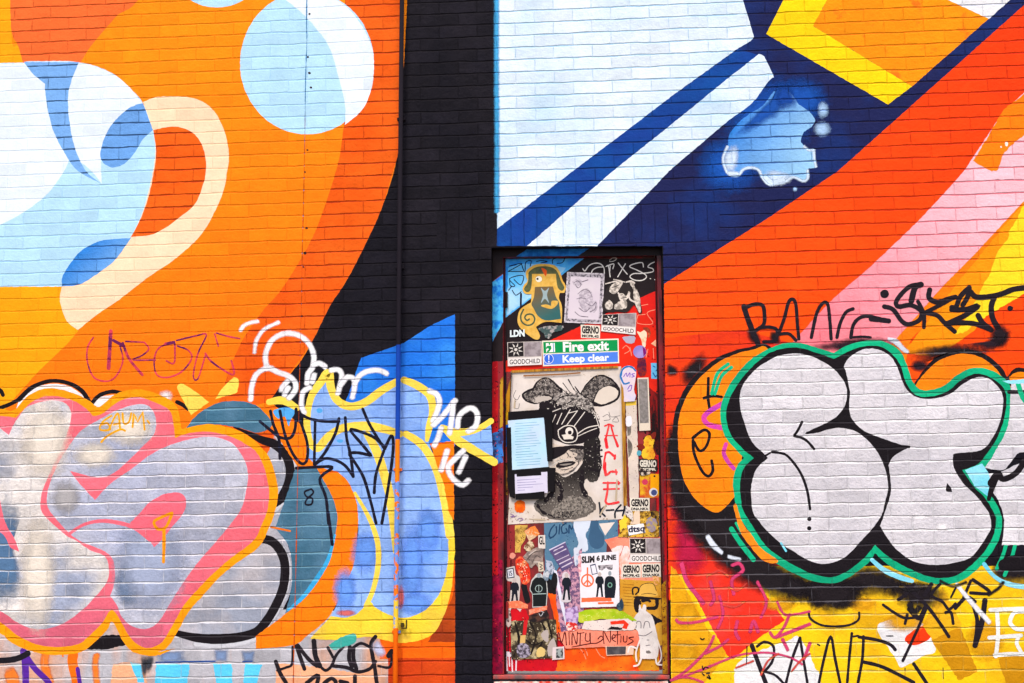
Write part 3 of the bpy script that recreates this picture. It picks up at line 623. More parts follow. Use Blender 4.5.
# ---- black and silver throw-up on the right
ob = W('graffiti_backdrop', paint((30,26,30), g=(90,86,92), ga=.4, chip=.1), smooth('770,346 748,347.5 730,352 711,362 688,384 675,412 672.5,442 677,475 687,499 704,513 724,517 745,500 760,440 780,380'), smooth('912,388* 922,372 938,356 963,349 985,354 1001,367 1007,377* 1016,368 1034,370 1060,376* 1060,395* 1007,385 985,376 960,384 930,396'), amp=.3, label='black rimmed orange bubbles behind the white letters')
W('bubble_fill', paint((254,142,14), g=(220,100,20), ga=.55, c2=(250,128,20)), smooth('768,349 752,350 733,355 713,366 693,386 680,413 678,442 682,474 692,495 707,509 721,511 740,490* 745,440 770,390'), smooth('915,386* 924,374 940,360 963,353.5 982,358 996,369 1003,379* 990,374 973,372 955,382 930,393'), smooth('1009,377* 1018,372 1034,374 1060,380* 1060,388* 1010,381*'), parent=ob, amp=.2)
S('bubble_mark', BLK, [(Z(660,330,.2198,t), 3) for t in ('220,220 218,310', '200,310 240,300 280,305', '218,310 225,355', '150,490 200,455 225,475 210,530 180,550 155,510', '150,490 155,560 190,640 220,665 240,640 235,595')], 3, parent=ob)
S('bubble_mark', paint((226,70,170), g=(180,50,120), c2=(160,60,190), mot=(9,.45,.6)), [(Z(660,330,.2198,'285,335 225,370 200,400 220,430 280,445'), 5), (Z(660,330,.2198,'300,520 290,560 310,600 335,630'), 4)], parent=ob)
W('spray_cloud', HAZE, smooth('800,575 860,578 870,600 845,615 812,612 798,590'), smooth('880,585 920,580 950,590 940,610 905,612'), smooth('905,352 930,345 960,342 985,346 1000,350 985,356 955,352 930,358 915,366'), smooth('986,338 1002,328 1012,335 1006,348 990,350'), soft=True)
W('spray_cloud', paint((44,30,40), soft=True), smooth('840,338 880,336 905,345 900,352 860,345 830,352 800,348'), smooth('960,345 990,340 1012,330 1004,345 985,352'), ell(920,366,12,7,20), soft=True)
GREENP = '768,349* 783,343.5 800,343 818,348 834,353* 846,346 863,341 882,341 899,350 907,365 912,380 919,389 931,390 945,385 957,375 973,368 990,370 1006,380 1012,394 1011,416 1004,439 994,456 984,468 971,474* 979,486 991,496 1000,512 1002,523 999,539 989,556 973,573 955,583 931,583.5 907,575 887,564 875,553* 868,563 851,576 834,583 814,581.5 793,573 776,563 760,551 749,532 738,514 735,502 733,482 737,466 744,458* 737,451 725,436 720,414 724,396 734,378 750,360'
st = W('graffiti_throw_up', paint((16,186,132), g=(60,150,120), ga=.5, c2=(12,160,118)), smooth(GREENP), amp=.25, label='two white bubble letters thickly outlined in black and green')
W('outline', BLK, smooth('769,353* 783,348.5 800,348 817,353 834,359* 847,352 863,346.5 880,346.5 893,355 901,367 906,383 916,395 931,396.5 948,391 960,381 974,374 987,376 1000,384 1006,395 1005,415 998,436 988,452 978,464 962,470* 974,487 985,498 994,513 996,522 993,536 984,552 969,567 952,577 931,577 910,569 890,558 875,545* 864,558 849,570 833,577 816,575 797,567 780,557 766,546 755,530 744,512 741,501 740,483 744,468 754,458* 743,449 731,435 726,415 730,398 740,381 755,364'), parent=st, amp=.25)
SW = paint((224,219,225), g=(250,248,250), ga=.8, c2=(206,202,210), mot=(2.0,.4,.66), uneven=1.4, chip=.3, relief=1.0)  # near-white joint colour paints in the light caught along the mortar
W('letter_fill', SW, smooth('768,361* 778,356 796,353.5 813,357 831,367 843,380 847,392 845,405 838,415 828,422 806,432.5 808,434* 825,430 843,428 860,434 876,450 885,469 888,487 885,502 883,512* 876,524 860,542 845,557 825,564 808,560 793,551 783,545 768,532 758,520 753,512 751,495 752,482 757,468 768,458* 762,452 752,442 745,425 740,405 742,387 755,370'), smooth('850,392* 846,372 844,366 850,357 863,349.5 878,349.5 891,357 898,369 904,385 914,396 931,399 950,394 963,384 976,377.5 988,378.5 998,387 1003,398 1001,418 993,437 981,450 956,453.5 953,457 954,468 963,483 978,498 989,513* 991,527 983,542 971,557 953,563 933,565 913,561 896,549 886,536 880,526* 885,512 891,490 888.5,465* 894,456 909,447.5* 890,441 868,433 856,424 849.5,412'), parent=st, amp=.2)
S('letter_mark', BLK, ['802,422 798,430 794,436*  802,438 808,442 814,449', ('807,433,2.5 820,430,4 835,424,3', 3), '772,452 780,453 788,456.5 800,472 807,490 810,509', '899,446 909,447', ('757,455,3 764,456,2 770,453,2', 2)], 2.7, parent=st)
W('letter_mark', BLK, ell(809.3,519,2.2,2.2,14), ell(809.2,528.3,2.2,2.2,14), smooth('947,483* 951,488 952,492* 946,491'), parent=st, amp=0)
W('fill_glint', paint((250,246,250), soft=True), ell(920,517,13,4,20), ell(942,527,9,6,20), soft=True, parent=st)
GR = paint((18,184,132), g=(60,150,120), ga=.5)
S('graffiti_accent', GR, [(Z(660,330,.2198,'310,155 260,200 235,290'), 3.4), (Z(660,330,.2198,'325,170 280,210 250,290'), 3.4), (Z(660,470,.1905,'375,310 420,380 490,470'), 5), (Z(660,470,.1905,'400,280 430,330'), 3), (Z(940,420,.2633,'255,455 240,510 215,565'), 3.6), (Z(940,420,.2633,'285,475 270,530 245,590'), 3.6)], 3)
W('graffiti_accent', paint((252,140,30), g=(220,110,40)), smooth(Z(660,470,.1905,'385,190* 400,180 430,270 480,340 530,410 615,470 600,490 540,475 480,410 420,320')), amp=.3)
CYA = paint((110,214,240), g=(210,236,244), ga=.4, c2=(150,226,246))
W('graffiti_fill', SW, smooth('1011,382* 1060,378* 1060,470* 1024,452 1011,462 1003,470 985,468* 996,450 1008,425'), smooth('976,474* 1000,472 1024,462 1060,460* 1060,545* 1002,545* 1004,520 996,497'), amp=.3, label='white fill of the next letter at the right edge')
W('graffiti_accent', CYA, smooth(Z(940,420,.2633,'95,190* 160,165* 185,205 190,245 180,290* 130,250*')), amp=.2)
S('graffiti_accent', CYA, ['872,560,4 884,570,5 899,577,5 912,581,4', '984,564,4 995,577,4 1012,585,5 1040,588,5', '781,543,2 786,551,2'], 4)
S('graffiti_accent', BLK, [(Z(940,420,.2633,'195,240,8 220,205,7 240,225,6 290,200,6 330,140,6'), 6), (Z(940,420,.2633,'185,300,4 200,250,6 215,220,5'), 5), ('1009,392,4 1020,392,4 1040,392,4', 5), ('1004,565,12 1015,563,16 1040,562,16', 14)], 5)
S('graffiti_accent', GR, [('1018,384 1022,396 1026,402', 5)], 5)
W('graffiti_accent', paint((150,226,246)), smooth('1002,381* 1024,379* 1050,379* 1050,382* 1010,384*'), amp=.3)
S('graffiti_accent', paint((220,226,240), soft=True), [(Z(660,470,.1905,'250,350,4 280,395,5 325,435,3'), 4), (Z(660,470,.1905,'360,455 420,470'), 3), (Z(874,270,.1465,'100,470,3 150,490,5 200,540,4 230,560,3'), 4)], soft=1)

# ---- tags on the right
MK = paint((36,30,38), g=(60,50,56), ga=.5, chip=.15)
S('graffiti_tag', MK, [(Z(730,270,.1465,t), ww) for t, ww in (('95,250 120,330 160,430 190,500', 5.5), ('110,255 160,235 220,240 235,300 230,370 180,410', 3.8), ('200,395 270,390 320,410 310,480 230,490', 3.4), ('330,440 370,330 400,220 430,200 450,240 460,370 470,470', 3.4), ('330,440 400,435 450,480', 3.2), ('555,460 590,300 630,230 665,230 680,330 690,470', 3.4), ('840,265 790,290 750,370 730,460', 3.4), ('825,460 840,380 880,330 940,315 1030,335', 3.6), ('830,460 900,455 960,460', 2.4))] + [(Z(874,270,.1465,'-20,335 40,340 100,348'), 5)], 3.5, label='black BANG tag over the green outline')
S('graffiti_tag', MK, [(Z(874,270,.1465,t), ww) for t, ww in (('320,100 280,120 255,210', 6), ('320,100 250,110 190,160 150,220 170,250 250,240 320,280 310,340 240,370 190,350 130,270 70,250', 4.6), ('340,390 340,300 300,215', 4), ('380,135 375,190 430,220 500,200 555,185', 5), ('540,190 450,240 350,290', 4.2), ('350,290 430,310 480,360 550,420', 4.6), ('650,120 590,180 560,250 530,255', 5), ('650,120 640,180 605,240', 5), ('530,270 620,270 710,245 620,310 490,370', 5.2), ('490,365 600,360 700,370 800,410', 5), ('710,310 740,360 790,400', 5.4), ('660,150 700,185 800,180 880,160 960,130 1100,115', 5.5), ('820,190 800,250 810,330 850,400', 5.6))], 4.5, label='black ISKET tag on the pink and yellow stripes')
W('graffiti_tag', MK, ell(884.5,294,4.3,4.3,18), ell(1010.2,308.4,2.8,2.8,16), label='two round black dots beside the ISKET tag')
W('spray_cloud', paint((40,30,36), soft=True), ell(1000,334,12,12,20), soft=True)
S('graffiti_tag', MK, [(Z(660,560,.18,t), ww) for t, ww in (('510,475 545,570 590,690', 4.6), ('540,480 580,455 630,480 625,560 580,620', 2.8), ('580,620 640,640 690,690', 2.6))] + [(Z(800,560,.21875,t), ww) for t, ww in (('-66,570 -35,450 0,355', 2.8), ('0,355 15,450 35,570', 2.8), ('85,570 110,450 140,350 160,450 185,570', 2.9), ('215,570 225,450 237,335', 2.8), ('290,350 285,450 265,560', 3), ('270,352 350,365 410,385 435,410', 3.4), ('285,465 380,490 520,560', 3.6), ('520,475 550,520 590,580', 3.6), ('245,350 265,346', 2))], 3, label='thin black BANE tag on the yellow field')
S('graffiti_tag', MK, [(Z(800,560,.21875,t), ww) for t, ww in (('380,205 430,240 480,265 540,260', 2.8), ('580,210 540,310 470,460', 3), ('490,120 580,210 640,290 680,350', 3.4), ('450,180 480,160 520,110', 3.4), ('480,290 490,250', 3), ('600,110 570,160', 4), ('640,110 600,160 650,190 680,225 710,200', 3), ('665,240 690,240 700,290', 3), ('690,170 720,110 ', 2), ('710,220 760,170 800,190', 3.6), ('790,90 870,150 780,150', 3.4), ('780,95 740,190', 3), ('845,185 830,290 800,390', 5.4), ('800,380 810,280 790,200', 4), ('575,215 545,265 500,225', 5), ('40,235 50,270 110,300 210,300 265,275 270,240', 2.2), ('80,385 90,390', 1.4), ('395,347 425,347', .9))], 3, label='tangled black tag under the green outline')
S('graffiti_tag', paint((240,240,236), g=(250,248,240)), [(Z(800,560,.21875,t), ww) for t, ww in (('870,228 940,225 1040,222', 4), ('900,230 905,340 895,440', 4), ('865,355 940,350 1010,345', 4), ('890,435 960,430 1040,430', 4), ('1030,235 980,240 960,285 990,315 1040,315', 4), ('1000,350 990,380 1010,420', 3.6), ('1090,220 1180,220', 4), ('1090,220 1090,430 1180,430', 4))], 4, label='white block letters in the lower right corner')
S('graffiti_accent', paint((236,236,240), g=(220,220,230), soft=True), [(Z(800,560,.21875,'715,110,3 780,190,4 865,285,4'), 4)], soft=1)
S('graffiti_tag', paint((214,64,112), g=(190,60,110), soft=True), [(Z(660,560,.18,t), ww) for t, ww in (('90,330 110,348 200,345 320,315', 2.4), ('60,670 150,610 260,500 300,420', 2.3), ('250,520 330,480 380,440', 2.3), ('60,670 230,610 400,540 480,520', 1.9), ('480,520 600,515 720,540 790,580', 1.7), ('640,430 720,400 833,355', 3), ('720,300 690,370 640,430 610,400', 2.4), ('680,440 710,500', 3.2), ('650,230 690,300 760,300 833,285', 1.9), ('120,20 150,120 210,200 240,240', 4), ('330,200 350,300 320,380', 2.4), ('280,120 300,210 280,250', 3), ('400,30 440,20 460,60 400,110 410,190', 3), ('540,120 590,230 560,320', 2.4), ('430,340 420,400 440,440', 3), ('500,400 520,340 545,400', 3), ('800,550 833,460', 3), ('100,650 170,655 240,680', 1.7))], 3, soft=.8, label='magenta squiggle tag across the red wedge')
S('graffiti_tag', BLK, [(Z(660,560,.18,t), 1.3) for t in ('235,590 240,610 250,595 268,600', '235,630 245,640', '258,630 275,628', '262,650 280,660 270,640', '225,435 235,442 245,436')], 1.3)

S('graffiti_accent', paint((34,30,34), g=(120,100,60), soft=True), [(Z(800,560,.21875,t), ww) for t, ww in (('455,120 500,140 560,125', 2.5), ('500,200 520,240 545,215', 5), ('860,160 905,130 930,100', 2.5), ('640,95 700,120 760,100', 2))], soft=1.2)
S('graffiti_accent', paint((214,70,60), g=(230,150,90), soft=True), [(Z(660,560,.18,t), ww) for t, ww in (('560,640 600,560 660,520', 1.4), ('730,620 780,560 833,520', 1.6), ('420,600 520,560', 1.2), ('350,250 420,260 470,230', 1.8), ('380,150 430,170 480,130', 1.6), ('260,90 330,60 380,90', 1.8))], soft=.9)
S('spray_drip', MK, ['747,646,1 746.5,664,.7', '943,668,1 943.4,679,.6', '905,668,.9 905,676,.5'], .8)
# ---- fixtures on the wall: the painted pipe, the joint in the brickwork
def pipe():
    r = .0135; top = P(404.5, -150); mid = P(401, 300); bot = P(395.3, 700)
    x = P(399.5, 341)[0]
    bm = bmesh.new(); n = 14; cuts = [6.0, P(400,346)[1], P(399,440)[1], P(398,482)[1], P(398,600)[1], P(397,628)[1], 0.05]
    rows = []
    for z in cuts:
        rows.append([bm.verts.new((r*math.cos(2*math.pi*k/n), -r*1.0+r*math.sin(2*math.pi*k/n), z)) for k in range(n)])
    for i in range(len(cuts)-1):
        for k in range(n):
            f = bm.faces.new([rows[i][k], rows[i][(k+1) % n], rows[i+1][(k+1) % n], rows[i+1][k]]); f.material_index = i; f.smooth = True
    bm.faces.new(rows[0][::-1]); bm.faces.new(rows[-1])
    ms = [paint((35,31,38), brick=False, rough=.8, spec=.03), paint((26,70,170), brick=False, rough=.5), paint((246,132,20), brick=False), paint((110,150,226), brick=False, c2=(246,120,30), mot=(24,.5,.53), uneven=2), paint((250,204,60), brick=False, c2=(120,160,226), mot=(20,.5,.55)), paint((248,108,14), brick=False)]
    o = mesh_obj('pipe', bm, ms[0], (x, -.022, 0))
    for m in ms[1:]: o.data.materials.append(m)
    thing(o, 'slim vertical pipe fixed to the brick wall, painted in bands with the mural', 'pipe')
    for py in (120, 268, 470, 632):
        z = P(400, py)[1]; b = bmesh.new(); boxbm(b, -.024, .024, .0, .022, -.009, .009)
        c = mesh_obj('pipe_clip', b, ms[0] if py < 300 else ms[3], (x, -.0215, z), o, bev=.003)
    return o
pipe()
fm = Film(); fm.stroke('307.5,-60 306.6,20 306.9,40 305.6,80 304.8,140 303.6,200 302.2,257 301.6,300 300.4,342 298.6,430 296.5,540 293.8,660 293,700', .7, amp=.35)
fm.build('joint', paint((86,140,186), g=(80,130,180), chip=.8, c2=(196,80,14), grad=((306,110),(306,150))), wall, label='rough vertical joint in the brickwork left of the pipe')
fm = Film()
for (x, y, r) in ((309.5,14,1.1),(308,57,1.2),(309.5,73,1.5),(311,87.5,1.3),(307.5,150,1),(306.5,228,1.4),(305,253,1.6),(303.5,267,1),(305,172,1),(302,316,1)): fm.poly(ell(x,y,r,r*.8,10), .2)
fm.build('mortar_chip', paint((60,40,40), brick=True), wall)
# hook left in the wall near the pipe foot
bm = bmesh.new()
x, z = P(403, 625); boxbm(bm, -.008, .008, -.03, 0, -.012, .012); boxbm(bm, -.004, .028, -.03, -.022, -.02, -.013); boxbm(bm, .02, .028, -.029, -.0215, -.013, .028)
thing(mesh_obj('hook', bm, paint((70,60,30), brick=False), (x, -.006, z), bev=.002), 'small rusty hook sticking out of the yellow paint beside the pipe', 'hook')
# ---------------------------------------------------------------- fire door
DL, DF = 0.088, 0.052
q = .08984
door = bpy.data.objects.new('fire_door', None); col.objects.link(door)
dloc = ((OXL+OXR)/2, DL, OZB); door.location = dloc; door['_w'] = dloc; door.empty_display_size = .2
thing(door, 'steel fire exit door in its frame, painted over and plastered with stickers and posters', 'door', kind='thing')
REDF = paint((150,24,34), brick=False, c2=(66,22,28), mot=(6,.45,.62), uneven=2.5, rough=.4, spec=.3, stretch=(2.5,1,.6))
LEAF = paint((150,22,26), brick=False, c2=(72,26,26), mot=(5,.42,.62), uneven=3, rough=.42, spec=.4, stretch=(2.2,1,.7))
REDL = paint((238,46,22), brick=False, c2=(226,36,30), uneven=1.6, rough=.42)
BLD = paint((38,30,33), brick=False, uneven=2.5, rough=.42)
fx0, fx1 = P(503.5, 450, DF)[0], P(660.5, 450, DF)[0]
fz1 = P(580, 256, DF)[1]; fz0 = P(580, 662, DF)[1]
e = .004
# frame: two jambs and a head, one mesh; painted in the mural's colours by height
bm = bmesh.new()
boxbm(bm, OXL+e, fx0, DF, .2, OZB+.027, OZT-e); boxbm(bm, fx1, OXR-e, DF, .2, OZB+.027, OZT-e); boxbm(bm, fx0, fx1, DF+.002, .2, fz1, OZT-e)
for v in bm.verts: v.co -= Vector(dloc)
frame = mesh_obj('door_frame', bm, REDF, dloc, door, bev=.0025)
bm = bmesh.new(); boxbm(bm, fx0+.001, fx0+.011, DL-.006, .19, OZB+.027, fz1-.001); boxbm(bm, fx1-.011, fx1-.001, DL-.006, .19, OZB+.027, fz1-.001)
for v in bm.verts: v.co -= Vector(dloc)
mesh_obj('door_stop', bm, paint((70,24,28), brick=False, c2=(40,30,34), mot=(7,.42,.6), uneven=2.5, rough=.5), dloc, door, bev=.001)
bm = bmesh.new(); boxbm(bm, fx0+.014, fx1-.014, DL, DL+.045, OZB+.05, fz1-.003)
for v in bm.verts: v.co -= Vector(dloc)
leaf = mesh_obj('door_leaf', bm, LEAF, dloc, door, bev=.002)
bm = bmesh.new(); boxbm(bm, OXL+e, OXR-e, .012, .2, OZB+.001, OZB+.025)
for v in bm.verts: v.co -= Vector(dloc)
thr = mesh_obj('threshold', bm, paint((120,96,96), brick=False, c2=(206,70,60), mot=(9,.42,.6), uneven=3, rough=.7), dloc, door, bev=.006)
for py in (300, 455, 610):
    z = P(505, py, DL)[1]; bm = bmesh.new(); bmesh.ops.create_cone(bm, cap_ends=True, segments=12, radius1=.008, radius2=.008, depth=.09)
    h = mesh_obj('hinge', bm, BLD if py < 340 else LEAF, (fx0+.016, DL-.008, z), door)

def D(name, mat, *shapes, parent=None, depth=DL, amp=.0, soft=False, thick=0, label=None, lift=0, curl=0):
    if not isinstance(shapes[0], (str, list)): shapes = shapes[0]
    for s in shapes:
        fm = Film(depth)
        if isinstance(s, str): s = smooth(s)
        fm.blob(s) if soft else fm.poly(s, amp)
        o = fm.build(name, mat, parent, label=label, thick=thick, lift=lift, curl=curl)
    return o
def DS(name, mat, strokes, w=.6, parent=None, depth=DL, soft=0, amp=.04, label=None):
    fm = Film(depth)
    for s in strokes:
        ww = w
        if isinstance(s, tuple): s, ww = s
        fm.stroke(s, ww, soft, amp=amp, n=4)
    return fm.build(name, mat, parent, label=label)
def DT(name, mat, items, parent, depth=DL, bold=.02, label=None):
    fm = Film(depth)
    for t, quad in items: text(fm, t, quad, bold)
    return fm.build(name, mat, parent, label=label)
def pp(c, c2=None, mot=(30,.42,.6), uneven=1.0, rough=.6, **k): return paint(c, brick=False, c2=c2, mot=mot, uneven=uneven, rough=rough, **k)
C = lambda s: poly(s)

# paint on the frame
FB = paint((70,176,246), brick=False, c2=(190,228,254), mot=(14,.42,.6), rough=.4); FBK = BLD
D('frame_paint', pp((28,120,220), (80,190,250)), C('492.5,282 503,274 503,322 492.5,342'), parent=frame, depth=DF, amp=.2)
D('frame_paint', BLD, C('492.5,249 662,247.5 662,255.5 503,257 503,273.5 492.5,281.5'), C('492.5,342.5 503,322.5 503,361 492.5,362'), parent=frame, depth=DF, amp=.15)
D('frame_paint', BLD, C('660.8,256 663.3,256 664,288 661,290'), parent=frame, depth=DF)
D('frame_paint', pp((20,92,170), (36,120,200)), C('527,249.3 589,248.5 578,256 516,256.6'), parent=frame, depth=DF, amp=.15, lift=1e-4)
D('frame_paint', pp((170,18,60), (110,18,50)), C('492.5,575 498,560 502.5,560 502.5,674 492.5,674'), parent=frame, depth=DF, amp=.3)
D('frame_paint', pp((196,140,26), (150,90,20)), C('661.5,585 666,580 667.6,674 662.6,674'), parent=frame, depth=DF, amp=.3)
D('frame_paint', pp((60,60,110), (60,130,220), mot=(25,.4,.55)), C('492.5,432 503,428 503,462 492.5,466'), parent=frame, depth=DF, amp=.5)
RS = pp((214,30,38), (176,20,34), mot=(6,.45,.62), uneven=2)
D('frame_paint', RS, C('492.3,362 497.6,361 497.8,430 497.4,432 492.3,433'), C('492.3,466 497.8,464 498,575 492.3,576'), parent=frame, depth=DF, amp=.3)
D('frame_paint', RS, C('663.4,289 664.3,289 667.2,575 664.6,575'), parent=frame, depth=DF, amp=.2)
D('frame_paint', pp((196,150,40), (120,60,24), mot=(12,.45,.6)), C('500,380 503,376 503,426 500,428'), parent=frame, depth=DF, amp=.3)
# paint on the leaf
LB = pp((92,190,250), (176,222,252), mot=(6,.38,.62), uneven=1.3)
D('leaf_paint', pp((40,140,232), (96,196,250), mot=(6,.4,.6)), C('505.5,259 584,258.5 562,275 505.5,318'), parent=leaf, amp=.3, label='blue paint in the upper left corner')
D('leaf_paint', LB, C('508,268 520,264 548,264 566,268 558,277 507,315'), parent=leaf, amp=.4)
D('leaf_paint', BLD, C('584,258.5 657.8,258.3 658.2,290 632,301 600,317 560,336 505.5,361 505.5,318 562,275'), parent=leaf, amp=.2, label='black diagonal paint')
D('leaf_paint', REDL, C('658.2,290 658.5,395 630,395 626,368 544,368 505.5,372 505.5,361 560,336 600,317 632,301'), parent=leaf, amp=.3, label='bright red paint below the black')
D('leaf_paint', pp((206,142,30), (140,60,24), mot=(8,.45,.65)), C('506,395 510,380 512.5,372 512.5,412 506,412'), parent=leaf, amp=.3)
D('leaf_paint', pp((238,198,10), (220,160,20)), C('505.6,412 512.5,411 512.5,424 505.6,425'), parent=leaf, amp=.4)
D('leaf_paint', pp((14,104,216), (20,120,130), mot=(14,.5,.62)), C('505.6,425 512.5,424 512.5,464 505.6,468'), parent=leaf, amp=.5)
DS('leaf_paint', pp((190,140,40), (110,70,30)), [('506.5,464 506,480 507,494', 2)], parent=leaf, amp=.3)
D('leaf_paint', pp((206,22,34), (176,16,40), mot=(4,.45,.65), uneven=2), C('506,612 524,605 530,620 560,640 575,652 565,671 506,671'), parent=leaf, amp=.4)
D('leaf_paint', pp((246,84,20), (250,130,30), mot=(7,.45,.65)), C('560,650 640,640 659,650 659,671 556,671'), parent=leaf, amp=.5)
D('leaf_paint', pp((226,160,38), (200,130,26), mot=(6,.45,.65), uneven=1.6), C('628,648 659,640 659,670 640,671'), parent=leaf, amp=.5)
DS('leaf_paint', pp((250,150,110)), [Z(584,623,q,'-20,250 20,300 40,360'), Z(584,623,q,'130,280 180,360 230,390'), Z(488,623,q,'1020,280 1060,330 1090,400')], .8, parent=leaf)
D('leaf_paint', pp((136,26,26), (40,26,28), mot=(13,.44,.54), uneven=3, stretch=(2,1,.6)), C('640,380 658.8,395 659,470 640,455 650,430'), parent=leaf, amp=.4)
D('leaf_paint', pp((222,38,40), (170,24,34), mot=(9,.42,.62)), C('655,455 659,455 659,560 657,560'), parent=leaf, amp=.2)
D('leaf_paint', pp((250,98,20), (226,60,20), mot=(6,.45,.6)), C('548,594 556,586 566,625 569,640 558,640 553,612'), parent=leaf, amp=.3, label='orange streak of paint')
DS('leaf_paint', pp((30,28,32)), [Z(488,570,q,'700,50 690,120 700,230')]+[Z(488,570,q,'710,40 740,100 740,240'), Z(488,570,q,'400,180 420,260 440,340')], 6, parent=leaf, amp=.3)
def GP(p, n, r0, r1, c, parent, depth=DL):
    fm = grain(poly(p), n, r0, r1, Film(depth)); return fm.build('paint_chip', pp(c), parent)
GP('506,470 514,470 514,660 506,660', 120, .2, .8, (40,24,26), leaf)
GP('506,640 640,655 656,668 507,669', 90, .15, .5, (120,14,24), leaf)
GP('493,365 502.5,365 502.5,670 493,670', 110, .25, .9, (60,18,26), frame, DF)
GP('494,365 498,365 498,670 494,670', 40, .25, .7, (232,70,60), frame, DF)
GP('662,300 664,300 666.5,670 663.5,670', 60, .25, .8, (60,20,26), frame, DF)
GP('647,380 658,390 658,470 642,470', 80, .3, 1.1, (30,24,26), leaf)
GP('640,345 657.5,300 657.5,372 645,362', 30, .3, .8, (150,20,20), leaf)
DS('leaf_scratch', pp((60,20,24)), ['508,480 509,540','511,560 510,620','656,470 656.6,560','507.4,600 508.4,655','655,400 656,450'], .8, parent=leaf, amp=.3)
DS('graffiti_tag', pp((26,32,60)), [Z(488,240,q,t) for t in ('225,350 380,260 240,290', '225,350 390,350', '370,260 410,360 420,250 480,230 470,290', '540,240 590,230 660,240 590,255', '720,260 720,220 780,190', '770,260 830,250 860,190', '240,430 250,510 300,510 240,430 390,395 365,500 290,440', '230,560 265,510', '270,560 310,615 370,575')]+[(Z(488,240,q,'368,600 366,670 365,740'), 2)], .9, parent=leaf, label='dark blue scribbles on the blue corner')
DS('graffiti_tag', pp((234,228,222)), [(Z(576,240,q,t), 1.0) for t in ('75,320 100,345 140,290 200,260 270,265 310,310 315,370', '170,370 190,330 240,305 300,300', '335,295 360,290 380,410', '345,290 420,265 410,320', '380,290 375,350', '470,255 520,320 570,380', '550,265 500,350 465,410', '750,300 740,255 690,255 620,275 600,300 680,335 770,385 780,420 730,450 650,445 600,410 640,375 730,372 850,355 855,320 800,300 830,265 875,245')]+[(Z(576,240,q,'375,225 410,200 455,205 420,235 375,240'), .5), (Z(576,240,q,'825,430 830,432'), .9), (Z(576,240,q,'875,440 880,442'), .9)], .9, parent=leaf, label='white scribbled tag on the black paint')
DS('graffiti_tag', pp((255,150,120)), [Z(576,298,q,t) for t in ('700,90 800,70', '690,190 770,182', '880,130 790,170 855,285 685,280 690,190', '600,550 620,640', '520,560 560,530 600,580 540,620', '800,570 780,660', '860,560 865,670')], .7, parent=leaf, label='pale orange scribble beside the sign')
DS('graffiti_tag', pp((232,216,226)), [(Z(488,623,q,t), ww) for t, ww in (('185,340 240,350', 5), ('205,370 215,530', 1.4), ('235,370 240,480', 1.3), ('265,390 272,540', 1.3), ('315,400 312,525', 1.4))], 1.4, parent=leaf, label='white paint drips near the foot of the door')

# ---------------------------------------------------------------- safety sign
def GR(p, n, r0, r1, c, parent):
    if isinstance(p, str): p = smooth(p)
    return grain(p, n, r0, r1, Film(DL)).build('printed_grain', pp(c), parent)
GROUPS = {'name_sticker': 'name stickers on the door', 'star_sticker': 'star and word stickers on the door', 'cutout_sticker': 'cut-out figure stickers on the door', 'torn_sticker': 'torn stickers on the door', 'orange_strip': 'orange lettered strips on the door', 'paper_sheet': 'paper sheets pasted on the door', 'paper_strip': 'paper strips pasted on the door', 'square_sticker': 'square stickers on the door', 'photo_print': 'photo prints on the door', 'notice': 'taped notices on the door', 'paper_scrap': 'paper scraps on the door', 'collage_sticker': 'collage stickers on the door'}
def ST(name, label, cat, shape, mat, group=None, thick=.0003, lift=.0002, curl=.0, amp=.0):
    return thing(D(name, mat, shape, thick=thick, lift=lift, curl=curl, amp=amp or (.12 if 'sign' not in name and 'plate' not in name else 0)), label, cat, group or GROUPS.get(name))
def quad(x0,y0,x1,y1,x2,y2,x3,y3): return [(x0,y0),(x1,y1),(x2,y2),(x3,y3)]
def sub(Q, u0, v0, u1, v1):
    def at(u, v): return tuple((Q[0][i]*(1-u)+Q[1][i]*u)*(1-v)+(Q[3][i]*(1-u)+Q[2][i]*u)*v for i in (0,1))
    return [at(u0,v0), at(u1,v0), at(u1,v1), at(u0,v1)]
CREAM = (244,234,214); INK = pp((34,28,32), rough=.6)
SQ = quad(542,340.8, 618.6,338.6, 619.2,363.2, 543,366.3)
sg = ST('safety_sign', 'green and blue safety sign reading Fire exit Keep clear above the animal poster', 'sign', SQ, pp(CREAM, rough=.4), thick=.002)
D('green_panel', pp((8,150,78), rough=.35), sub(SQ, .015,.05,.985,.50), parent=sg)
D('blue_panel', pp((84,134,236), rough=.35), sub(SQ, .015,.54,.985,.95), parent=sg)
WH = pp((248,246,244), rough=.4)
DT('lettering', WH, [('Fire exit', sub(SQ,.27,.07,.87,.47)), ('Keep clear', sub(SQ,.26,.60,.87,.98))], sg, bold=.035)
D('pictogram', WH, sub(SQ,.15,.1,.165,.46), sub(SQ,.05,.1,.14,.46), parent=sg)
G2 = pp((8,150,78))
D('pictogram_figure', G2, ell(549.5,344,.9,.9,10), C('547.2,346 550.8,345.6 551.6,348.4 549.8,351.2 547.6,353 546.8,351.4 549,349.4 547.8,348 546.6,349.4 546,348'), parent=sg)
D('pictogram', pp((84,134,236)), sub(SQ,.145,.1,.15,.46), parent=sg)
D('warning_disc', WH, ell(548.7,358.9,4.9,5.0,24), parent=sg)
D('warning_disc', pp((60,110,226)), ell(548.7,358.9,4.4,4.5,24), parent=sg)
D('exclamation_mark', WH, C('548.1,355.4 549.5,355.3 549.2,360.2 548.5,360.2'), ell(548.9,361.8,.8,.8,10), parent=sg)

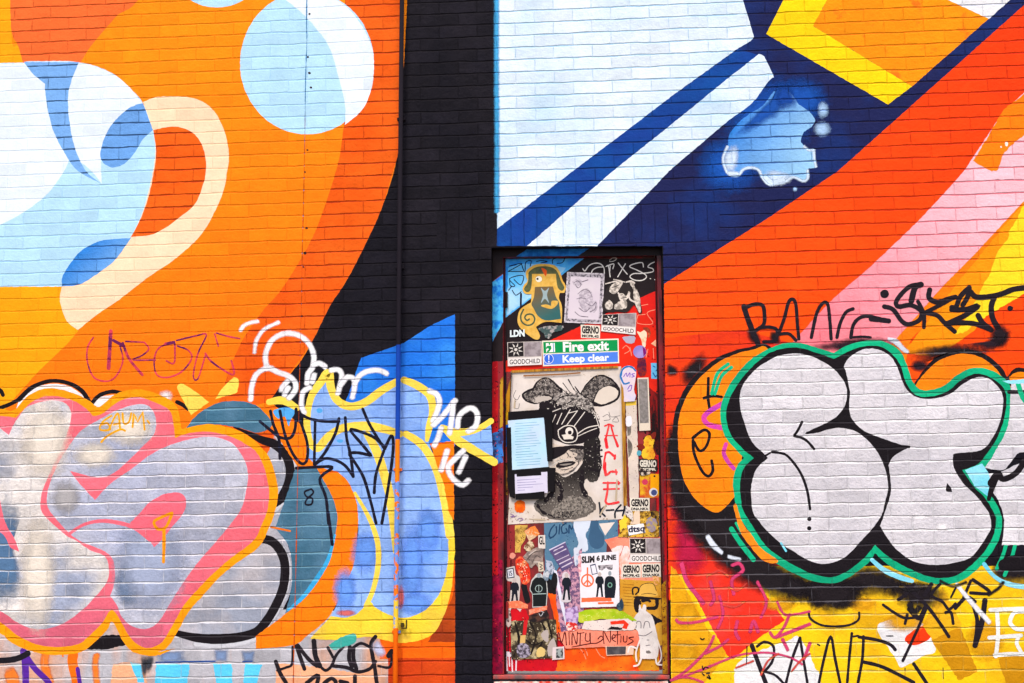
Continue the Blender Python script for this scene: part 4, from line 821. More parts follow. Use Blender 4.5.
# ---------------------------------------------------------------- sheets pasted on first
s = ST('paper_sheet', 'slate blue poster sheet with faint dark lettering under the animal poster', 'poster', C('544,523 585,521.5 617.6,518.5 618,537 607,540 606,560 580,562 560,566 551,580 545,575'), pp((92,132,160), (70,112,146), mot=(9,.42,.62), uneven=1.8), amp=.2)
GR('546,525 585,522 617,520 617,536 606,540 580,560 552,578', 91, .14, 0.50, (130,164,188), s)
GR('546,525 585,522 617,520 617,536 606,540 580,560 552,578', 65, .14, 0.55, (40,74,108), s)
D('printed_jug', pp((62,96,128)), smooth('590.5,521* 598.5,520.5* 599,528 604,536 603.5,545 597.5,549 591,546 588.5,538 590,530'), parent=s)
D('printed_triangle', pp((240,222,212)), C('599,523.6 614.8,522.2 605.2,535.6'), parent=s)
DS('lettering', pp((36,66,100)), [(Z(488,515,q,t), 1.4) for t in ('740,110 700,160 680,230 710,250 760,200 760,130', '800,110 790,210', '870,90 820,130 830,200 880,190 870,150', '900,200 905,110 930,160 960,100 970,180', '690,260 730,240')], 1.3, parent=s)
D('white_splash', pp((214,222,236)), smooth('575,518 590,519 589,528 586,535 588,548 584,552 577,550 578,540 574,530'), parent=s, amp=.6)
s = ST('paper_sheet', 'salmon pink paper sheet behind the GERNO pair', 'paper', C('604.5,540 617,536.6 659.6,536.6 663.8,538 663.8,580 660,588 620,582 619,560'), pp((250,150,122), (246,126,100), mot=(8,.42,.62)), amp=.15)
GR('606,541 618,538 658,538 662,560 661,579 640,585 620,580 619,560', 78, .14, 0.45, (252,190,170), s)
D('white_wash', pp((248,226,222), (250,180,160), mot=(30,.42,.6)), '612,548 628,546 630,560 622,580 619,560', parent=s, amp=1.0)
DS('small_print', pp((200,90,80)), ['633,546 628,560','646,540 662,540','624,545 620,556'], .6, parent=s, amp=.3)
s = ST('paper_sheet', 'pinkish purple speckled paper behind the black and white gig poster', 'paper', C('557,572 582,548 584,628 561,632 556,600'), pp((206,150,170), (110,84,120), mot=(50,.44,.56), uneven=1.6), amp=.3)
GR('557,574 581,551 583,627 562,631 557,600', 117, .14, 0.55, (70,52,96), s)
GR('557,574 581,551 583,627 562,631 557,600', 91, .14, 0.50, (236,196,204), s)
s = ST('ochre_poster', 'ochre poster with a black print of a man in a brimmed hat', 'poster', C('620,579 662,581.5 663.2,645 650,648 637,640 626,625 620,610'), pp((222,164,56), (204,140,36), mot=(9,.42,.62), uneven=1.6), amp=.2)
GR('621,581 661,583 662,644 650,646 637,638 622,612', 104, .14, 0.45, (170,110,24), s)
DS('small_print', pp((150,96,26)), ['623,%d 634,%d' % (y, y+1) for y in range(584, 606, 3)], .4, parent=s, amp=.25)
hq = lambda t: smooth(Z(584,570,q,t))
D('printed_hat', pp((232,180,80)), hq('610,230 630,180 690,150 770,155 800,220 810,290 610,290'), parent=s)
DS('printed_line', pp((60,46,36)), [Z(584,570,q,'610,250 630,180 690,150 770,155 805,230'), Z(584,570,q,'640,270 720,260 800,275')], .6, parent=s)
D('printed_brim', INK, hq('545,300 620,290 720,300 855,312 840,330 740,330 620,330'), parent=s, amp=.15)
D('printed_face', INK, hq('560,320 610,320 640,370 610,400 620,470 575,465 555,400'), hq('640,330 740,335 740,360 700,350 650,360'), hq('790,330 830,330 830,400 800,440 700,440 700,410 790,400'), hq('750,490 800,520 880,570 820,590 790,610 760,540'), parent=s, amp=.2)
DS('printed_line', INK, [(Z(584,570,q,'545,270 540,220 560,195 600,200 605,240 575,270'), 1.6)], 1.2, parent=s)
# ---------------------------------------------------------------- big poster and its battens
PQ = [(511,371.5),(621,366.5),(627.5,508),(625,519),(508,524.5),(509,500)]
po = ST('poster', 'large cream poster with a black stencilled animal head in goggles', 'poster', PQ, pp((226,214,206), (212,196,180), mot=(7,.45,.7), uneven=1.5), lift=.0005)
DG = pp((58,51,50), (112,102,96), mot=(85,.46,.62), uneven=2)
MID = pp((140,130,124), (60,54,54), mot=(75,.45,.58), uneven=2)
hz = lambda t: smooth(Z(505,365,.2416,t))
D('printed_ear', INK, hz('70,120 90,105 115,95* 130,70 160,52 190,58 220,85 240,110 215,160 170,150 130,162 95,155 75,140'), parent=po, amp=.15)
D('printed_ear', MID, hz('80,120 118,102 135,75 160,58 188,64 215,92 230,110 205,135 165,120 120,150 90,145'), parent=po, amp=.3)
D('printed_ear', pp((196,184,174)), hz('112,150 140,130 175,128 195,140 160,150 135,157'), parent=po, amp=.4)
D('printed_ear', INK, hz('310,120* 335,80 365,50 400,40 440,55 468,85 478,110 470,140 440,160 400,172 360,168 350,150 330,140'), parent=po, amp=.15)
D('printed_ear', MID, hz('318,115 340,82 370,56 400,47 430,58 455,82 420,85 380,110 360,150 335,135'), parent=po, amp=.3)
D('printed_ear', pp((224,210,196)), hz('368,150* 385,112 410,92 440,88 468,108 462,135 435,152 400,163'), parent=po, amp=.2)
D('printed_head', pp((196,186,178), (88,80,78), mot=(46,.4,.6), uneven=2), hz('175,170 210,125 250,115 300,120 340,140 370,180 380,230 330,240 200,230 165,200'), parent=po, amp=1.2)
DS('printed_hair', INK, [Z(505,365,.2416,t) for t in ('240,75 270,115', '262,60 285,100 300,115', '290,90 310,120', '230,95 260,120', '200,160 240,130 290,128', '250,165 300,140 350,160', '300,170 350,165 375,200')], 1, parent=po, amp=.3)
D('printed_hair', INK, hz('140,168 175,150 215,150 240,190 200,240 175,330 150,300 145,220'), parent=po, amp=1.4)
D('printed_mask', INK, hz('165,225 200,190 240,185 290,170 340,190 378,215 392,250 385,300 330,320 280,330 230,320 190,300 165,270'), parent=po, amp=.3)
D('printed_muzzle', pp((218,200,184)), hz('205,395 240,370 270,345* 320,350 328,380 310,410 275,445 235,458 205,440 190,420'), hz('192,320* 215,330 250,335 200,350'), parent=po, amp=.2)
D('printed_muzzle', INK, hz('190,345 250,335 300,332 340,340 320,350 270,348 245,368 200,390 185,370'), hz('215,410 250,400 290,400 285,412 250,424 215,425'), parent=po, amp=.2)
D('printed_muzzle', pp((150,140,132)), hz('225,413 255,408 278,408 250,416'), parent=po)
D('printed_neck', paint((40,36,36), brick=False, c2=(122,113,106), grad=((560,466),(556,526)), uneven=2.5), hz('190,440 240,462 280,450 312,420 325,370 330,320 385,300 395,360 400,420 388,468 358,488 336,474 326,520 362,555 376,590 348,620 290,638 210,640 150,620 122,590 130,560 172,545 192,510'), parent=po, amp=.8)
D('printed_tone', MID, hz('262,352 300,350 322,352 326,378 308,400 290,385 300,368'), parent=po, amp=.5)
D('printed_tone', MID, hz('205,440 235,452 270,440 300,412 285,440 240,458'), parent=po, amp=.5)
GR(hz('205,400 240,372 270,348 318,352 326,380 308,410 273,443 235,456 205,438'), 70, .14, .4, (90,80,76), po)
DS('printed_line', INK, [Z(505,365,.2416,t) for t in ('215,398 235,392 262,396', '292,396 306,404 300,416', '222,428 250,434 280,424', '245,352 262,372 258,384')], .6, parent=po, amp=.25)
DS('printed_stripe', INK, [(Z(505,365,.2416,t), ww) for t, ww in (('335,345 395,335', 1.6), ('335,365 400,352', 2.2), ('345,390 402,378', 1.4), ('355,330 350,400', 1.2), ('375,320 372,420', 1.6), ('390,330 388,460', 1.6), ('350,430 390,440', 2.4))], 1.5, parent=po, amp=.5)
DS('printed_shade', INK, [(Z(505,365,.2416,t), ww) for t, ww in (('196,470 200,520 170,560', 5), ('215,480 235,520 225,560', 4), ('320,440 318,500 335,540', 4), ('135,580 160,612 220,630', 2.4))], 3, parent=po, amp=1.0)
D('printed_neck', pp((156,146,136), (84,78,74), mot=(70,.42,.6)), hz('240,560 290,540 340,560 365,595 300,625 220,632 190,610'), parent=po, amp=.6)
GR(hz('190,440 240,462 280,450 312,420 325,370 330,320 385,300 395,360 400,420 388,468 358,488 336,474 326,520 362,555 376,590 348,620 290,638 210,640 150,620 122,590 130,560 172,545 192,510'), 195, .14, 0.40, (196,186,176), po)
GR(hz('190,440 240,462 280,450 312,420 325,370 330,320 385,300 395,360 400,420 388,468 358,488 336,474 326,520 362,555 376,590 348,620 290,638 210,640 150,620 122,590 130,560 172,545 192,510'), 221, .14, 0.50, (30,26,28), po)
GR(hz('80,120 118,102 135,75 160,58 188,64 215,92 230,110 205,135 165,120 120,150 90,145'), 117, .14, 0.60, (34,30,32), po)
GR(hz('80,120 118,102 135,75 160,58 188,64 215,92 230,110 205,135 165,120 120,150 90,145'), 65, .14, 0.40, (214,204,194), po)
GR(hz('318,115 340,82 370,56 400,47 430,58 455,82 420,85 380,110 360,150 335,135'), 143, .14, 0.62, (34,30,32), po)
GR(hz('318,115 340,82 370,56 400,47 430,58 455,82 420,85 380,110 360,150 335,135'), 52, .14, 0.40, (206,196,186), po)
GR(hz('155,180 210,118 250,105 300,112 345,135 380,180 392,230 330,200 200,190 165,215'), 169, .14, 0.62, (36,32,34), po)
GR(hz('165,190 210,128 250,115 300,120 340,140 370,180 380,230 330,190 200,180'), 91, .14, 0.62, (226,216,206), po)
D('printed_goggle', INK, hz('220,270 250,252 285,255 300,285 290,315 250,320 225,300'), parent=po)
DS('goggle_line', pp((228,218,208)), [(Z(505,365,.2416,t), ww) for t, ww in (('220,270 250,252 285,255 300,285 290,315 250,320 225,300 220,270', 1.0), ('235,245 270,185', .9), ('255,250 300,190', .9), ('285,255 330,195', .9), ('235,200 215,245', .9), ('260,200 300,190', .8), ('300,285 340,260 385,250', 1.0), ('302,295 345,275 380,262', .8), ('190,205 170,240', .8), ('210,205 195,240', .8), ('180,200 230,180', .9), ('375,210 390,260', .8), ('190,420 230,395 280,395', .9), ('175,410 205,400', .8))], .9, parent=po)
D('printed_lens', pp((236,226,216)), ell(569.3,431.5,4,4.2,18), parent=po); D('printed_lens', INK, ell(569.8,432.6,2,2,14), parent=po)
D('printed_lens', pp((228,218,206)), C(Z(505,365,.2416,'235,290 260,285 285,298 280,308 245,308')), parent=po, amp=.2)
DS('printed_speckle', INK, [Z(505,365,.2416,t) for t in ('268,378 271,381', '282,368 285,370', '288,382 291,384')], .9, parent=po)
DT('printed_lettering', INK, [('1 Z BUNC', quad(554.5,512.5,574,510.5,574.2,516.5,554.7,518.5)), ], po)
DS('printed_scribble', pp((70,62,66)), [(Z(505,365,.2416,t), .5) for t in ('405,215 425,205 435,225 410,230', '430,195 440,215 475,210', '445,230 460,215 470,235 445,235', '45,105 35,130 50,145 62,125', '45,150 38,175 55,180 60,160')], .5, parent=po)
RB = pp((232,40,48), (244,80,80))
DS('red_lettering', RB, [(Z(576,405,q,t), ww) for t, ww in (('320,235 370,215 415,235', 1.6), ('365,235 345,320 325,400', 2.0), ('390,230 420,340 460,450', 2.0), ('320,340 460,340', 1.0), ('330,380 345,470', 3.2), ('440,390 465,460', 2.4), ('330,535 370,525 430,575', 2.4), ('435,560 430,600', 2), ('330,540 315,620 310,690', 2), ('310,690 330,780', 2.4))]+[(Z(584,460,q,t), ww) for t, ww in (('235,30 240,120 255,165 300,130 365,135', 2.2), ('355,110 360,160', 1.6), ('215,255 395,255', 1.8), ('265,250 260,350 240,450', 2.2), ('220,325 390,320', 1.8), ('240,460 270,490 385,470', 2.2), ('380,240 385,270', 1.6))], 2, parent=po, amp=.15, label='red brush letters ACE written down the poster')
DS('marker_lettering', pp((30,36,48)), [(Z(584,460,q,t), 1.7) for t in ('170,475 180,560 180,630', '245,510 185,565 235,625', '250,560 330,555', '410,500 350,570 345,640', '368,566 455,558', '458,478 446,560 430,618')], 1.6, parent=po, label='black marker K-74 below the red letters')
GR('509,505 560,522 625,516 624,519.5 508,524', 60, .2, .6, (150,120,96), po)
GR('513,374 620,369 621,380 513,386', 50, .15, .45, (186,160,130), po)
DS('printed_stain', pp((196,176,150)), [('515,400 514.5,408', 1.2), ('617,480 616,500', 1.4), ('606,505 600,515', 1.6), ('530,519 545,520', 1.4)], 1, parent=po, amp=.4)
D('orange_flower', pp((247,120,26), (232,90,20)), smooth(Z(488,460,q,'300,480 340,450 400,460 415,510 410,560 370,590 320,575 300,540')), parent=po, amp=.4)
DS('purple_scribble', pp((140,110,160)), [Z(488,460,q,'250,600 290,620 260,640 320,620'), Z(488,515,q,'330,50 360,35 390,50 350,70'), Z(488,515,q,'250,20 280,10')], .6, parent=po)
# black tape lines along the poster's top, brown battens
OC = pp((196,140,50), (132,84,30), mot=(18,.42,.62), uneven=2.5, stretch=(6,1,.6))
def batten(a, b, w, label, mat=OC):
    fm = Film(DL); fm.stroke('%f,%f %f,%f' % (a+b), w, n=2, cap=False, amp=.1); o = fm.build('batten', mat, None, thick=.006, lift=.0006); return thing(o, label, 'batten', 'battens round the animal poster')
s = ST('paper_strip', 'long torn cream paper strip beside the poster batten', 'paper strip', smooth('625.5,401* 636.3,400* 637.6,440 638.4,470 639,505* 630,505* 629,480 627.5,450 626.5,425'), pp((232,214,196), (216,200,190), mot=(8,.42,.62), uneven=1.4), amp=.3)
GR('627,403 636,402 637.6,440 638,502 631,502', 78, .14, 0.45, (150,130,110), s)
D('yellow_band', pp((240,200,70)), quad(625.6,401.5, 636.2,400.6, 636.4,405, 625.8,406), parent=s, amp=.1)
D('grey_patch', pp((104,96,90), (140,130,120), mot=(30,.42,.6)), smooth('627.6,438* 631,442 632.6,448 630.6,455 628.4,458*'), smooth('626.8,417* 630.6,416* 631,433 627.4,436*'), parent=s, amp=.2)
D('white_patch', pp((240,234,240)), smooth('626,417.5 631,416.5 631.6,425 626.4,426'), parent=s, amp=.2)
batten((511.3,371.8), (618,367.2), 2.2, 'thin ochre batten along the top of the animal poster')
batten((622.6,368), (625.2,506), 3.4, 'ochre batten down the right side of the animal poster')
batten((511.6,373), (509.6,420), 1.0, 'thin dark strip down the left side of the animal poster', INK)
DS('printed_line', pp((150,96,50)), [('524,376 560,374.5 580,373', 1.4)], parent=po)

# ---------------------------------------------------------------- taped notices
def tape(pts_, label, parent): return D('tape', pp((26,23,26), rough=.35), C(pts_), parent=parent, thick=.0002, lift=.0001, amp=.06)
nb = ST('notice', 'pale blue printed notice held up with black tape over the animal poster', 'notice', C('508,420.5 544,418 548.7,467.5 512.5,470.3'), pp((186,226,246), (200,222,246), mot=(6,.4,.6)), lift=.0006)
DS('small_print', pp((120,176,204)), ['%.1f,%.1f %.1f,%.1f' % (514+i*.12+random.uniform(0,2), 424+i*2.6, 537+i*.2+random.uniform(-9,4), 422.5+i*2.6) for i in range(17)], .45, parent=nb, amp=.1)
for t in ('508.3,412.2 539,410 547.5,409.5 548,417.6 508.3,420.8', '544,410 552.5,410 552.8,462 547.5,461.5 545,430', '506.6,428 511.2,427.6 512.4,470 515,481 512,490 507.8,480', '511.5,470.3 549.5,467 552,475 549,476 512,478'): tape(t, '', nb)
nw = ST('notice', 'small lavender white notice taped below the blue notice', 'notice', C('515,474.5 547.4,472 547.8,493 515.6,494'), pp((222,216,238)), lift=.0007)
DS('small_print', pp((150,140,190)), ['517.5,480.5 540,479', '517.5,483 536,482', '517.8,485.6 543,484', '518,488 533,487.2', '518,490.6 525,490.2'], .5, parent=nw, amp=.1)
for t in ('516.5,472 541,469.5 541.5,475.5 517,477', '547.5,468 556,468 554,492 548.3,492', '507,478 514.8,474 515.2,499 510,497', '515.5,494 531,493 544.5,491.5 545,499 516,500'): tape(t, '', nw)

# ---------------------------------------------------------------- stickers round the sign
GOLD = pp((234,188,92), (220,168,70))
s = ST('creature_sticker', 'gold and olive cutout sticker of a one-eyed creature in a hat with ear flaps', 'sticker', smooth('526.6,270.5 534.7,265 545.5,264 554.5,265.6 560,272 562.6,280 566,286.7 564.4,293* 560,293* 559,298 562,307 561.7,323* 545.5,322 536,327* 540,335.7 536.5,339.8 526.6,334 519,326 517.6,318 521,308.8 531,302.5* 531.5,294* 525.7,294 522.6,290 524,285 527.5,281 526,276'), GOLD, amp=.1)
OLV = pp((98,102,66), (80,88,64))
D('printed_hat', OLV, smooth('529,272 536,267.3 545,266.3 553,268 558,273 561,281 564.3,287.5 562,291 558,288 556.5,281 556,274* 532,274* 532,281 530.5,290 527,292.3 524,289 527.6,283 528.5,276'), parent=s)
D('printed_body', paint((56,104,104), brick=False, c2=(120,100,70), grad=((550,312),(540,288))), smooth('535,287* 553,286.5* 556,297 559,303 561,319* 546,320.5 538,316 534,309 531.5,304 534,297'), parent=s)
D('printed_bow', pp((160,180,184)), smooth('541,288 545,291 549,288 547,295 549,303 545,299 541,303 543,295'), parent=s)
D('printed_eye', pp((240,236,220)), ell(538.8,279.2,3.2,3,16), parent=s); D('printed_eye', INK, ell(537.6,279,1.1,1.1,12), parent=s)
D('printed_beak', pp((230,90,36)), smooth('541.5,268 546.5,270.5 545.8,276.5 543,272'), parent=s)
D('printed_cloud', GOLD, smooth('541,306 546,304.5 551,306* 552,301 558,301* 557,305 551,309'), parent=s)
DS('printed_spiral', pp((72,92,70)), [Z(488,298,q,'395,130 365,200 380,270 440,305 500,285 520,230 490,185 435,185 410,220 435,250 460,235')], 1.6, parent=s)
s = ST('print_sticker', 'pale portrait print in a speckled dark border right of the creature sticker', 'sticker', quad(567,272, 604.7,273.5, 602,324.2, 564,322.6), pp((218,208,214), (150,140,150), mot=(60,.5,.6)))
D('printed_border', pp((96,90,98), (190,180,190), mot=(70,.42,.55)), quad(568.4,273.6, 603.4,275, 600.9,322.8, 565.4,321.3), parent=s)
D('printed_paper', pp((228,216,224), (214,200,212), mot=(9,.4,.65)), quad(570.6,276.4, 600.8,277.8, 598.6,320, 567.6,318.6), parent=s)
for t in ('580,292 588,289 593,296 592,306 585,311 579,304', '590,304 596,301 597,310 591,313', '573,281 580,279 582,285 575,286'):
    D('printed_tone', pp((176,164,176), (214,202,212), mot=(60,.42,.6)), t, parent=s, amp=.4)
DS('printed_sketch', pp((120,108,122)), ['574,283 578,281 581,285 578,288 575,284', '578,294 583,290 589,291 592,297', '577,299 581,298 586,299', '579,308 585,312 590,308', '586,303 592,306 596,302 595,309 590,312', '575,312 580,316 588,317', '582,282 588,280'], .7, parent=s, amp=.15)
s = ST('collage_sticker', 'torn black and cream collage of faces below the white scribble', 'sticker', smooth('606,289* 612,283 620,281.5 630,283 636,290 640,300 642,312 639,314* 634,305 628,312 618,312 606,312 602,305'), pp((48,42,42)), amp=.3)
D('printed_face', pp((226,214,202), (150,140,132), mot=(50,.45,.6)), smooth(Z(576,240,q,'370,560 400,500 450,470 520,460 500,520 440,600 390,590')), smooth(Z(576,240,q,'470,610 520,600 560,620 590,570 600,620 560,668 500,680')), smooth(Z(576,240,q,'600,480 640,470 660,530 690,580 715,680 720,800 690,790 640,650 640,560')), smooth(Z(576,298,q,'330,60 370,25 410,60 400,120 350,130 320,90')), smooth(Z(576,298,q,'430,80 480,40 540,10 570,60 560,110 480,130 430,120')), parent=s, amp=.3)
DS('printed_line', INK, [Z(576,240,q,t) for t in ('400,530 440,520 480,500', '480,620 520,610', '500,650 560,640', '650,500 670,560', '610,520 620,560')], .7, parent=s)
DS('printed_stroke', pp((222,210,200)), [(Z(576,240,q,t), ww) for t, ww in (('330,490 420,465 480,455', 1.2), ('420,440 480,450 540,470', 1.0), ('560,470 620,460 650,480', 1.6), ('470,590 500,640', 1.6), ('590,600 600,660 650,690', 1.4))], 1, parent=s, amp=.3)
STARM = pp((40,36,38))
def goodchild(label, Q, T, grp='sticker pairs of a star square over a word strip'):
    """a dark square with a pinwheel star, a grey printed square beside it and a lettered strip below"""
    o = ST('star_sticker', label, 'sticker', sub(Q, -.02,-.02,1.02,1.02), pp((214,202,196)), group=None)
    D('star_square', STARM, sub(Q, 0,0,.47,.62), parent=o)
    fm = Film(DL)
    for k in range(8):
        a = math.pi*k/4+.2
        pt = lambda r, an: tuple(sub(Q, .235+r*math.cos(an)*.235, .31+r*math.sin(an)*.31, 1, 1)[0])
        fm.poly([pt(.35, a-.12), pt(.98, a+.12), pt(.5, a+.42)])
    fm.poly([pt(.22, 2*math.pi*k/8) for k in range(8)])
    fm.build('printed_star', pp((228,220,212)), o)
    D('grey_square', pp((172,160,164), (140,128,132), mot=(30,.42,.6)), sub(Q, .49,0,1,.64), parent=o)
    D('word_strip', pp((238,230,226)), sub(Q, 0,.68,1,1), parent=o)
    DT('lettering', INK, [('GOODCHILD', sub(Q, .04,.74,.96,.95))], o, bold=.015)
    return o
goodchild('pinwheel star sticker with GOODCHILD strip left of the green sign', quad(508,343, 541,342, 541.5,364.5, 508.5,366), None)
goodchild('pinwheel star sticker with GOODCHILD strip right of the portrait print', quad(603,315, 635.6,313.4, 635,334.6, 601.6,331), None)
goodchild('pinwheel star sticker with GOODCHILD strip on salmon paper near the door edge', quad(630,538.7, 663,538.7, 663.4,562, 630.5,562), None)
s = ST('paper_scrap', 'grey torn paper scrap hanging under the GOODCHILD strip by the sign', 'paper scrap', smooth('623,337 634,336 635,341 632,343.5 627,343 624,340'), pp((180,176,196)), amp=.3)
def gerno(label, Q, l2, dark=False):
    o = ST('name_sticker', label, 'sticker', Q, pp((232,222,206)) if not dark else pp((48,42,40)))
    m = INK if not dark else pp((230,222,206))
    DT('lettering', m, [('GERNO', sub(Q,.06,.08,.94,.66)), (l2, sub(Q,.06,.74,.94,.95))], o, bold=.05)
    return o
s = ST('collage_sticker', 'brown and ochre mottled collage strip beside the blue poster', 'sticker', quad(627,511.6, 658.4,511, 658.8,537, 618,537), pp((120,84,30), (226,176,60), mot=(40,.42,.56), uneven=2))
GR('628,513 657,512 657.6,536 620,536', 130, .14, 0.62, (50,36,28), s)
GR('628,513 657,512 657.6,536 620,536', 78, .14, 0.50, (240,206,120), s)
D('printed_patch', pp((236,206,180)), C('635,511 640,511 640,524 630,524'), parent=s, amp=.3); D('printed_patch', pp((44,36,30), (150,110,40), mot=(50,.4,.55)), quad(650,512, 658,512, 658.3,526, 652,526), parent=s, amp=.5)
gerno('cream GERNO sticker just above the green sign', quad(580.6,324.6, 600.2,325.6, 600,338.6, 581,337.8), 'MCFR.42')
gerno('dark GERNO sticker with pale letters right of the cream paper strip', quad(638.5,459, 657.6,459.4, 657.4,471.5, 638.7,471), 'MCFR', True)
gerno('cream GERNO sticker beside the marker letters at the poster foot', quad(630,498, 649.6,498, 649.6,511, 630,511), 'DNA.NKA')
gerno('cream GERNO MCFR.42 sticker on salmon paper, left one of the pair', quad(622,564.2, 640.8,564.2, 640.8,577.6, 622,577.6), 'MCFR.42')
gerno('cream GERNO DNA.NKA sticker on salmon paper, right one of the pair', quad(641.4,563.6, 660.6,563.2, 660.8,577, 641.6,577.4), 'DNA.NKA')
s = ST('name_sticker', 'small white cut-out LDN letters on the black paint', 'sticker', C('509.8,331 524.6,329.6 525,336.4 510,337.4'), pp((38,34,38)))
DT('lettering', pp((232,244,246)), [('LDN', quad(510,330.4, 524.6,329.4, 524.8,336.6, 510,337.2))], s, bold=.05)
s = ST('paper_scrap', 'grey and teal torn scraps under the creature sticker', 'paper scrap', smooth('538,329* 546,326.5 556,326 563,326 562,330 556,332* 552,333 550,338 546,338 543,333'), pp((176,168,166), (70,90,90), mot=(40,.45,.55)), amp=.5)
s = ST('hand_sticker', 'cream flame-shaped sticker on the red paint right of the sign', 'sticker', smooth(Z(576,298,q,'680,375 720,380 760,360 790,400 780,480 770,545 745,540 720,450')), pp((246,222,190), (240,170,110), mot=(30,.5,.65)), amp=.2)
D('printed_shade', pp((150,60,40), (240,110,60)), smooth(Z(576,298,q,'745,330 800,330 830,380 820,430 800,440 795,380 760,355')), parent=s)
s = ST('dot_sticker', 'round lilac and purple sticker on the red paint', 'sticker', ell(639.8,351.8,6.6,6.4,24), pp((140,132,206), (170,150,214), mot=(20,.4,.6)))
D('printed_shade', pp((130,24,110)), C('642.5,346.3 645.6,349.3 646.2,353.3 643.6,356.8'), parent=s)
s = ST('triangle_sticker', 'tiny pale orange triangle sticker near the door edge', 'sticker', C('655.8,339.5 656,346.8 651,343.6'), pp((252,190,150)))
s = ST('cloud_sticker', 'white and blue balloon-like sticker with purple letters above the cream strip', 'sticker', smooth('620,377* 622,369 627,366 633,367 636,372 635.5,380 634,390 636,396* 634.5,401.5* 624,402* 623.5,390 621,383'), pp((236,214,222), (214,206,230), mot=(12,.42,.62)), amp=.1)
DS('printed_rim', pp((36,120,190)), ['620.5,377 622.5,370 627,367 632,367.6 635.5,371', '621,378 624,384 629,383'], 1.8, parent=s, amp=.2)
DS('lettering', pp((120,70,190)), [Z(576,350,q,'530,300 560,260 570,300 600,255 600,305'), Z(576,350,q,'650,265 620,275 650,295 620,305'), Z(576,350,q,'575,440 600,400 620,400 610,450 580,460'), ], .8, parent=s)
s = ST('square_sticker', 'light blue square sticker with dark scribble near the door edge', 'sticker', quad(651,363, 660.2,363, 660.4,379, 651.2,378.6), pp((104,188,234)))
DS('printed_scribble', pp((20,80,150)), ['653,366 655,367', '656,371 658,369 658,374 655,377', '653,373 655,376'], .9, parent=s)
s = ST('name_plate', 'narrow grey metal plate with a cream border on the right of the door', 'plate', quad(637.4,378, 648.4,377.6, 650.4,430.4, 639.2,431), pp((236,220,200)), thick=.0015)
D('metal_face', pp((128,122,118), (150,142,140), mot=(50,.42,.58), uneven=1.5), quad(638.4,379.4, 647.4,379, 648.8,423, 639.8,423.4), parent=s)
D('dark_edge', INK, quad(636.2,378.4, 637.3,378.4, 639.1,431, 638,431), parent=s)
s = ST('torn_sticker', 'torn yellow sticker with reddish brown scraps below the metal plate', 'sticker', smooth('645,437 650,436 654.5,440 653,447 655,455 653,459 645,459 641.5,455 643,447'), pp((244,196,50), (232,150,40), mot=(20,.45,.62)), amp=.5)
GR('645,438 653,438 653,458 644,458', 31, .14, 0.50, (180,90,30), s)
D('scrap', pp((130,40,30)), smooth('636.5,446 642,444 645,448 641,450'), parent=s, amp=.3)
D('scrap', pp((130,40,30)), smooth('651,434 656,432 655,438 652,439'), parent=s, amp=.3)
D('scrap', pp((90,168,184)), ell(639,453,2.4,2.6,14), parent=s, amp=.2)
s = ST('square_sticker', 'yellow and red sticker with a small grey ball below the dark name sticker', 'sticker', quad(639.8,473.5, 659,474, 658.8,498, 640,497.6), pp((232,180,40), (206,80,40), mot=(16,.46,.6)))
D('printed_shape', pp((254,172,16)), quad(650.4,474.2, 659,474, 658.6,491, 650.4,489), parent=s); D('printed_ball', pp((226,222,222)), ell(653.4,492.3,4.3,4.3,20), parent=s); D('printed_ball', pp((70,80,130)), ell(654,492.6,3,3,16), parent=s)
D('printed_shape', pp((206,60,90)), ell(645,482,3,3,16), parent=s); D('printed_dot', INK, ell(654.5,476.2,1,1,10), parent=s)

# ---------------------------------------------------------------- lower half of the door
s = ST('star_cutout', 'small ragged yellow star sticker at the poster corner', 'sticker', C('619,521 623,518.5 624.5,514.5 626.5,518 629,518.6 626.6,523 627,528.5 623.5,528 620,531 619.6,526'), pp((250,212,60)), amp=.2)
s = ST('name_sticker', 'white dtsq sticker with bold black letters', 'sticker', C('627.4,525.5 643.6,523.5 645.4,532.5 629,535.6'), pp((242,238,238)))
DT('lettering', pp((26,28,60)), [('dtsq', quad(628,526.4, 644.4,525, 644.8,533.4, 628.6,534.6))], s, bold=.035)
PO = quad(579.5,553.8, 618.8,551.4, 619.6,606.5, 580.4,607.6)
s = ST('gig_poster', 'white gig poster with SLIM 6 JUNE in black and an orange peace sign', 'poster', PO, pp((238,232,238)), lift=.0005)
DT('lettering', INK, [('SLIM', sub(PO,.05,.05,.38,.18)), ('6 JUNE', sub(PO,.43,.05,.93,.18))], s, bold=.055)
OR = pp((250,112,70))
fm = Film(DL); cx, cy = 587.5, 580.5
fm.stroke(' '.join('%.2f,%.2f' % (cx+5.8*math.cos(a), cy+5.8*math.sin(a)) for a in [2*math.pi*i/20 for i in range(21)]), 1.6, n=2); fm.stroke('587.5,568 587.5,586', 1.5); fm.stroke('587.5,580 583.5,584.5', 1.4); fm.stroke('587.5,580 591.5,584.5', 1.4)
fm.build('peace_sign', OR, s)
D('printed_bar', OR, sub(PO,.03,.82,.8,.9), sub(PO,.45,.91,.85,.95), parent=s, amp=.2)
D('printed_label', pp((60,66,100)), quad(590,565,595.5,563.6,597.8,573.6,592,575), parent=s); D('printed_label', pp((238,232,240)), quad(591,566,595,565,596.8,573,592.6,574), parent=s)
D('printed_label', pp((52,50,60), (180,170,176), mot=(60,.42,.56)), C('598,565.5 613,564.6 612.4,569.6 609,570 606,567.6 602,570.6 599,569.6'), parent=s)
NAVYF = pp((30,34,44))
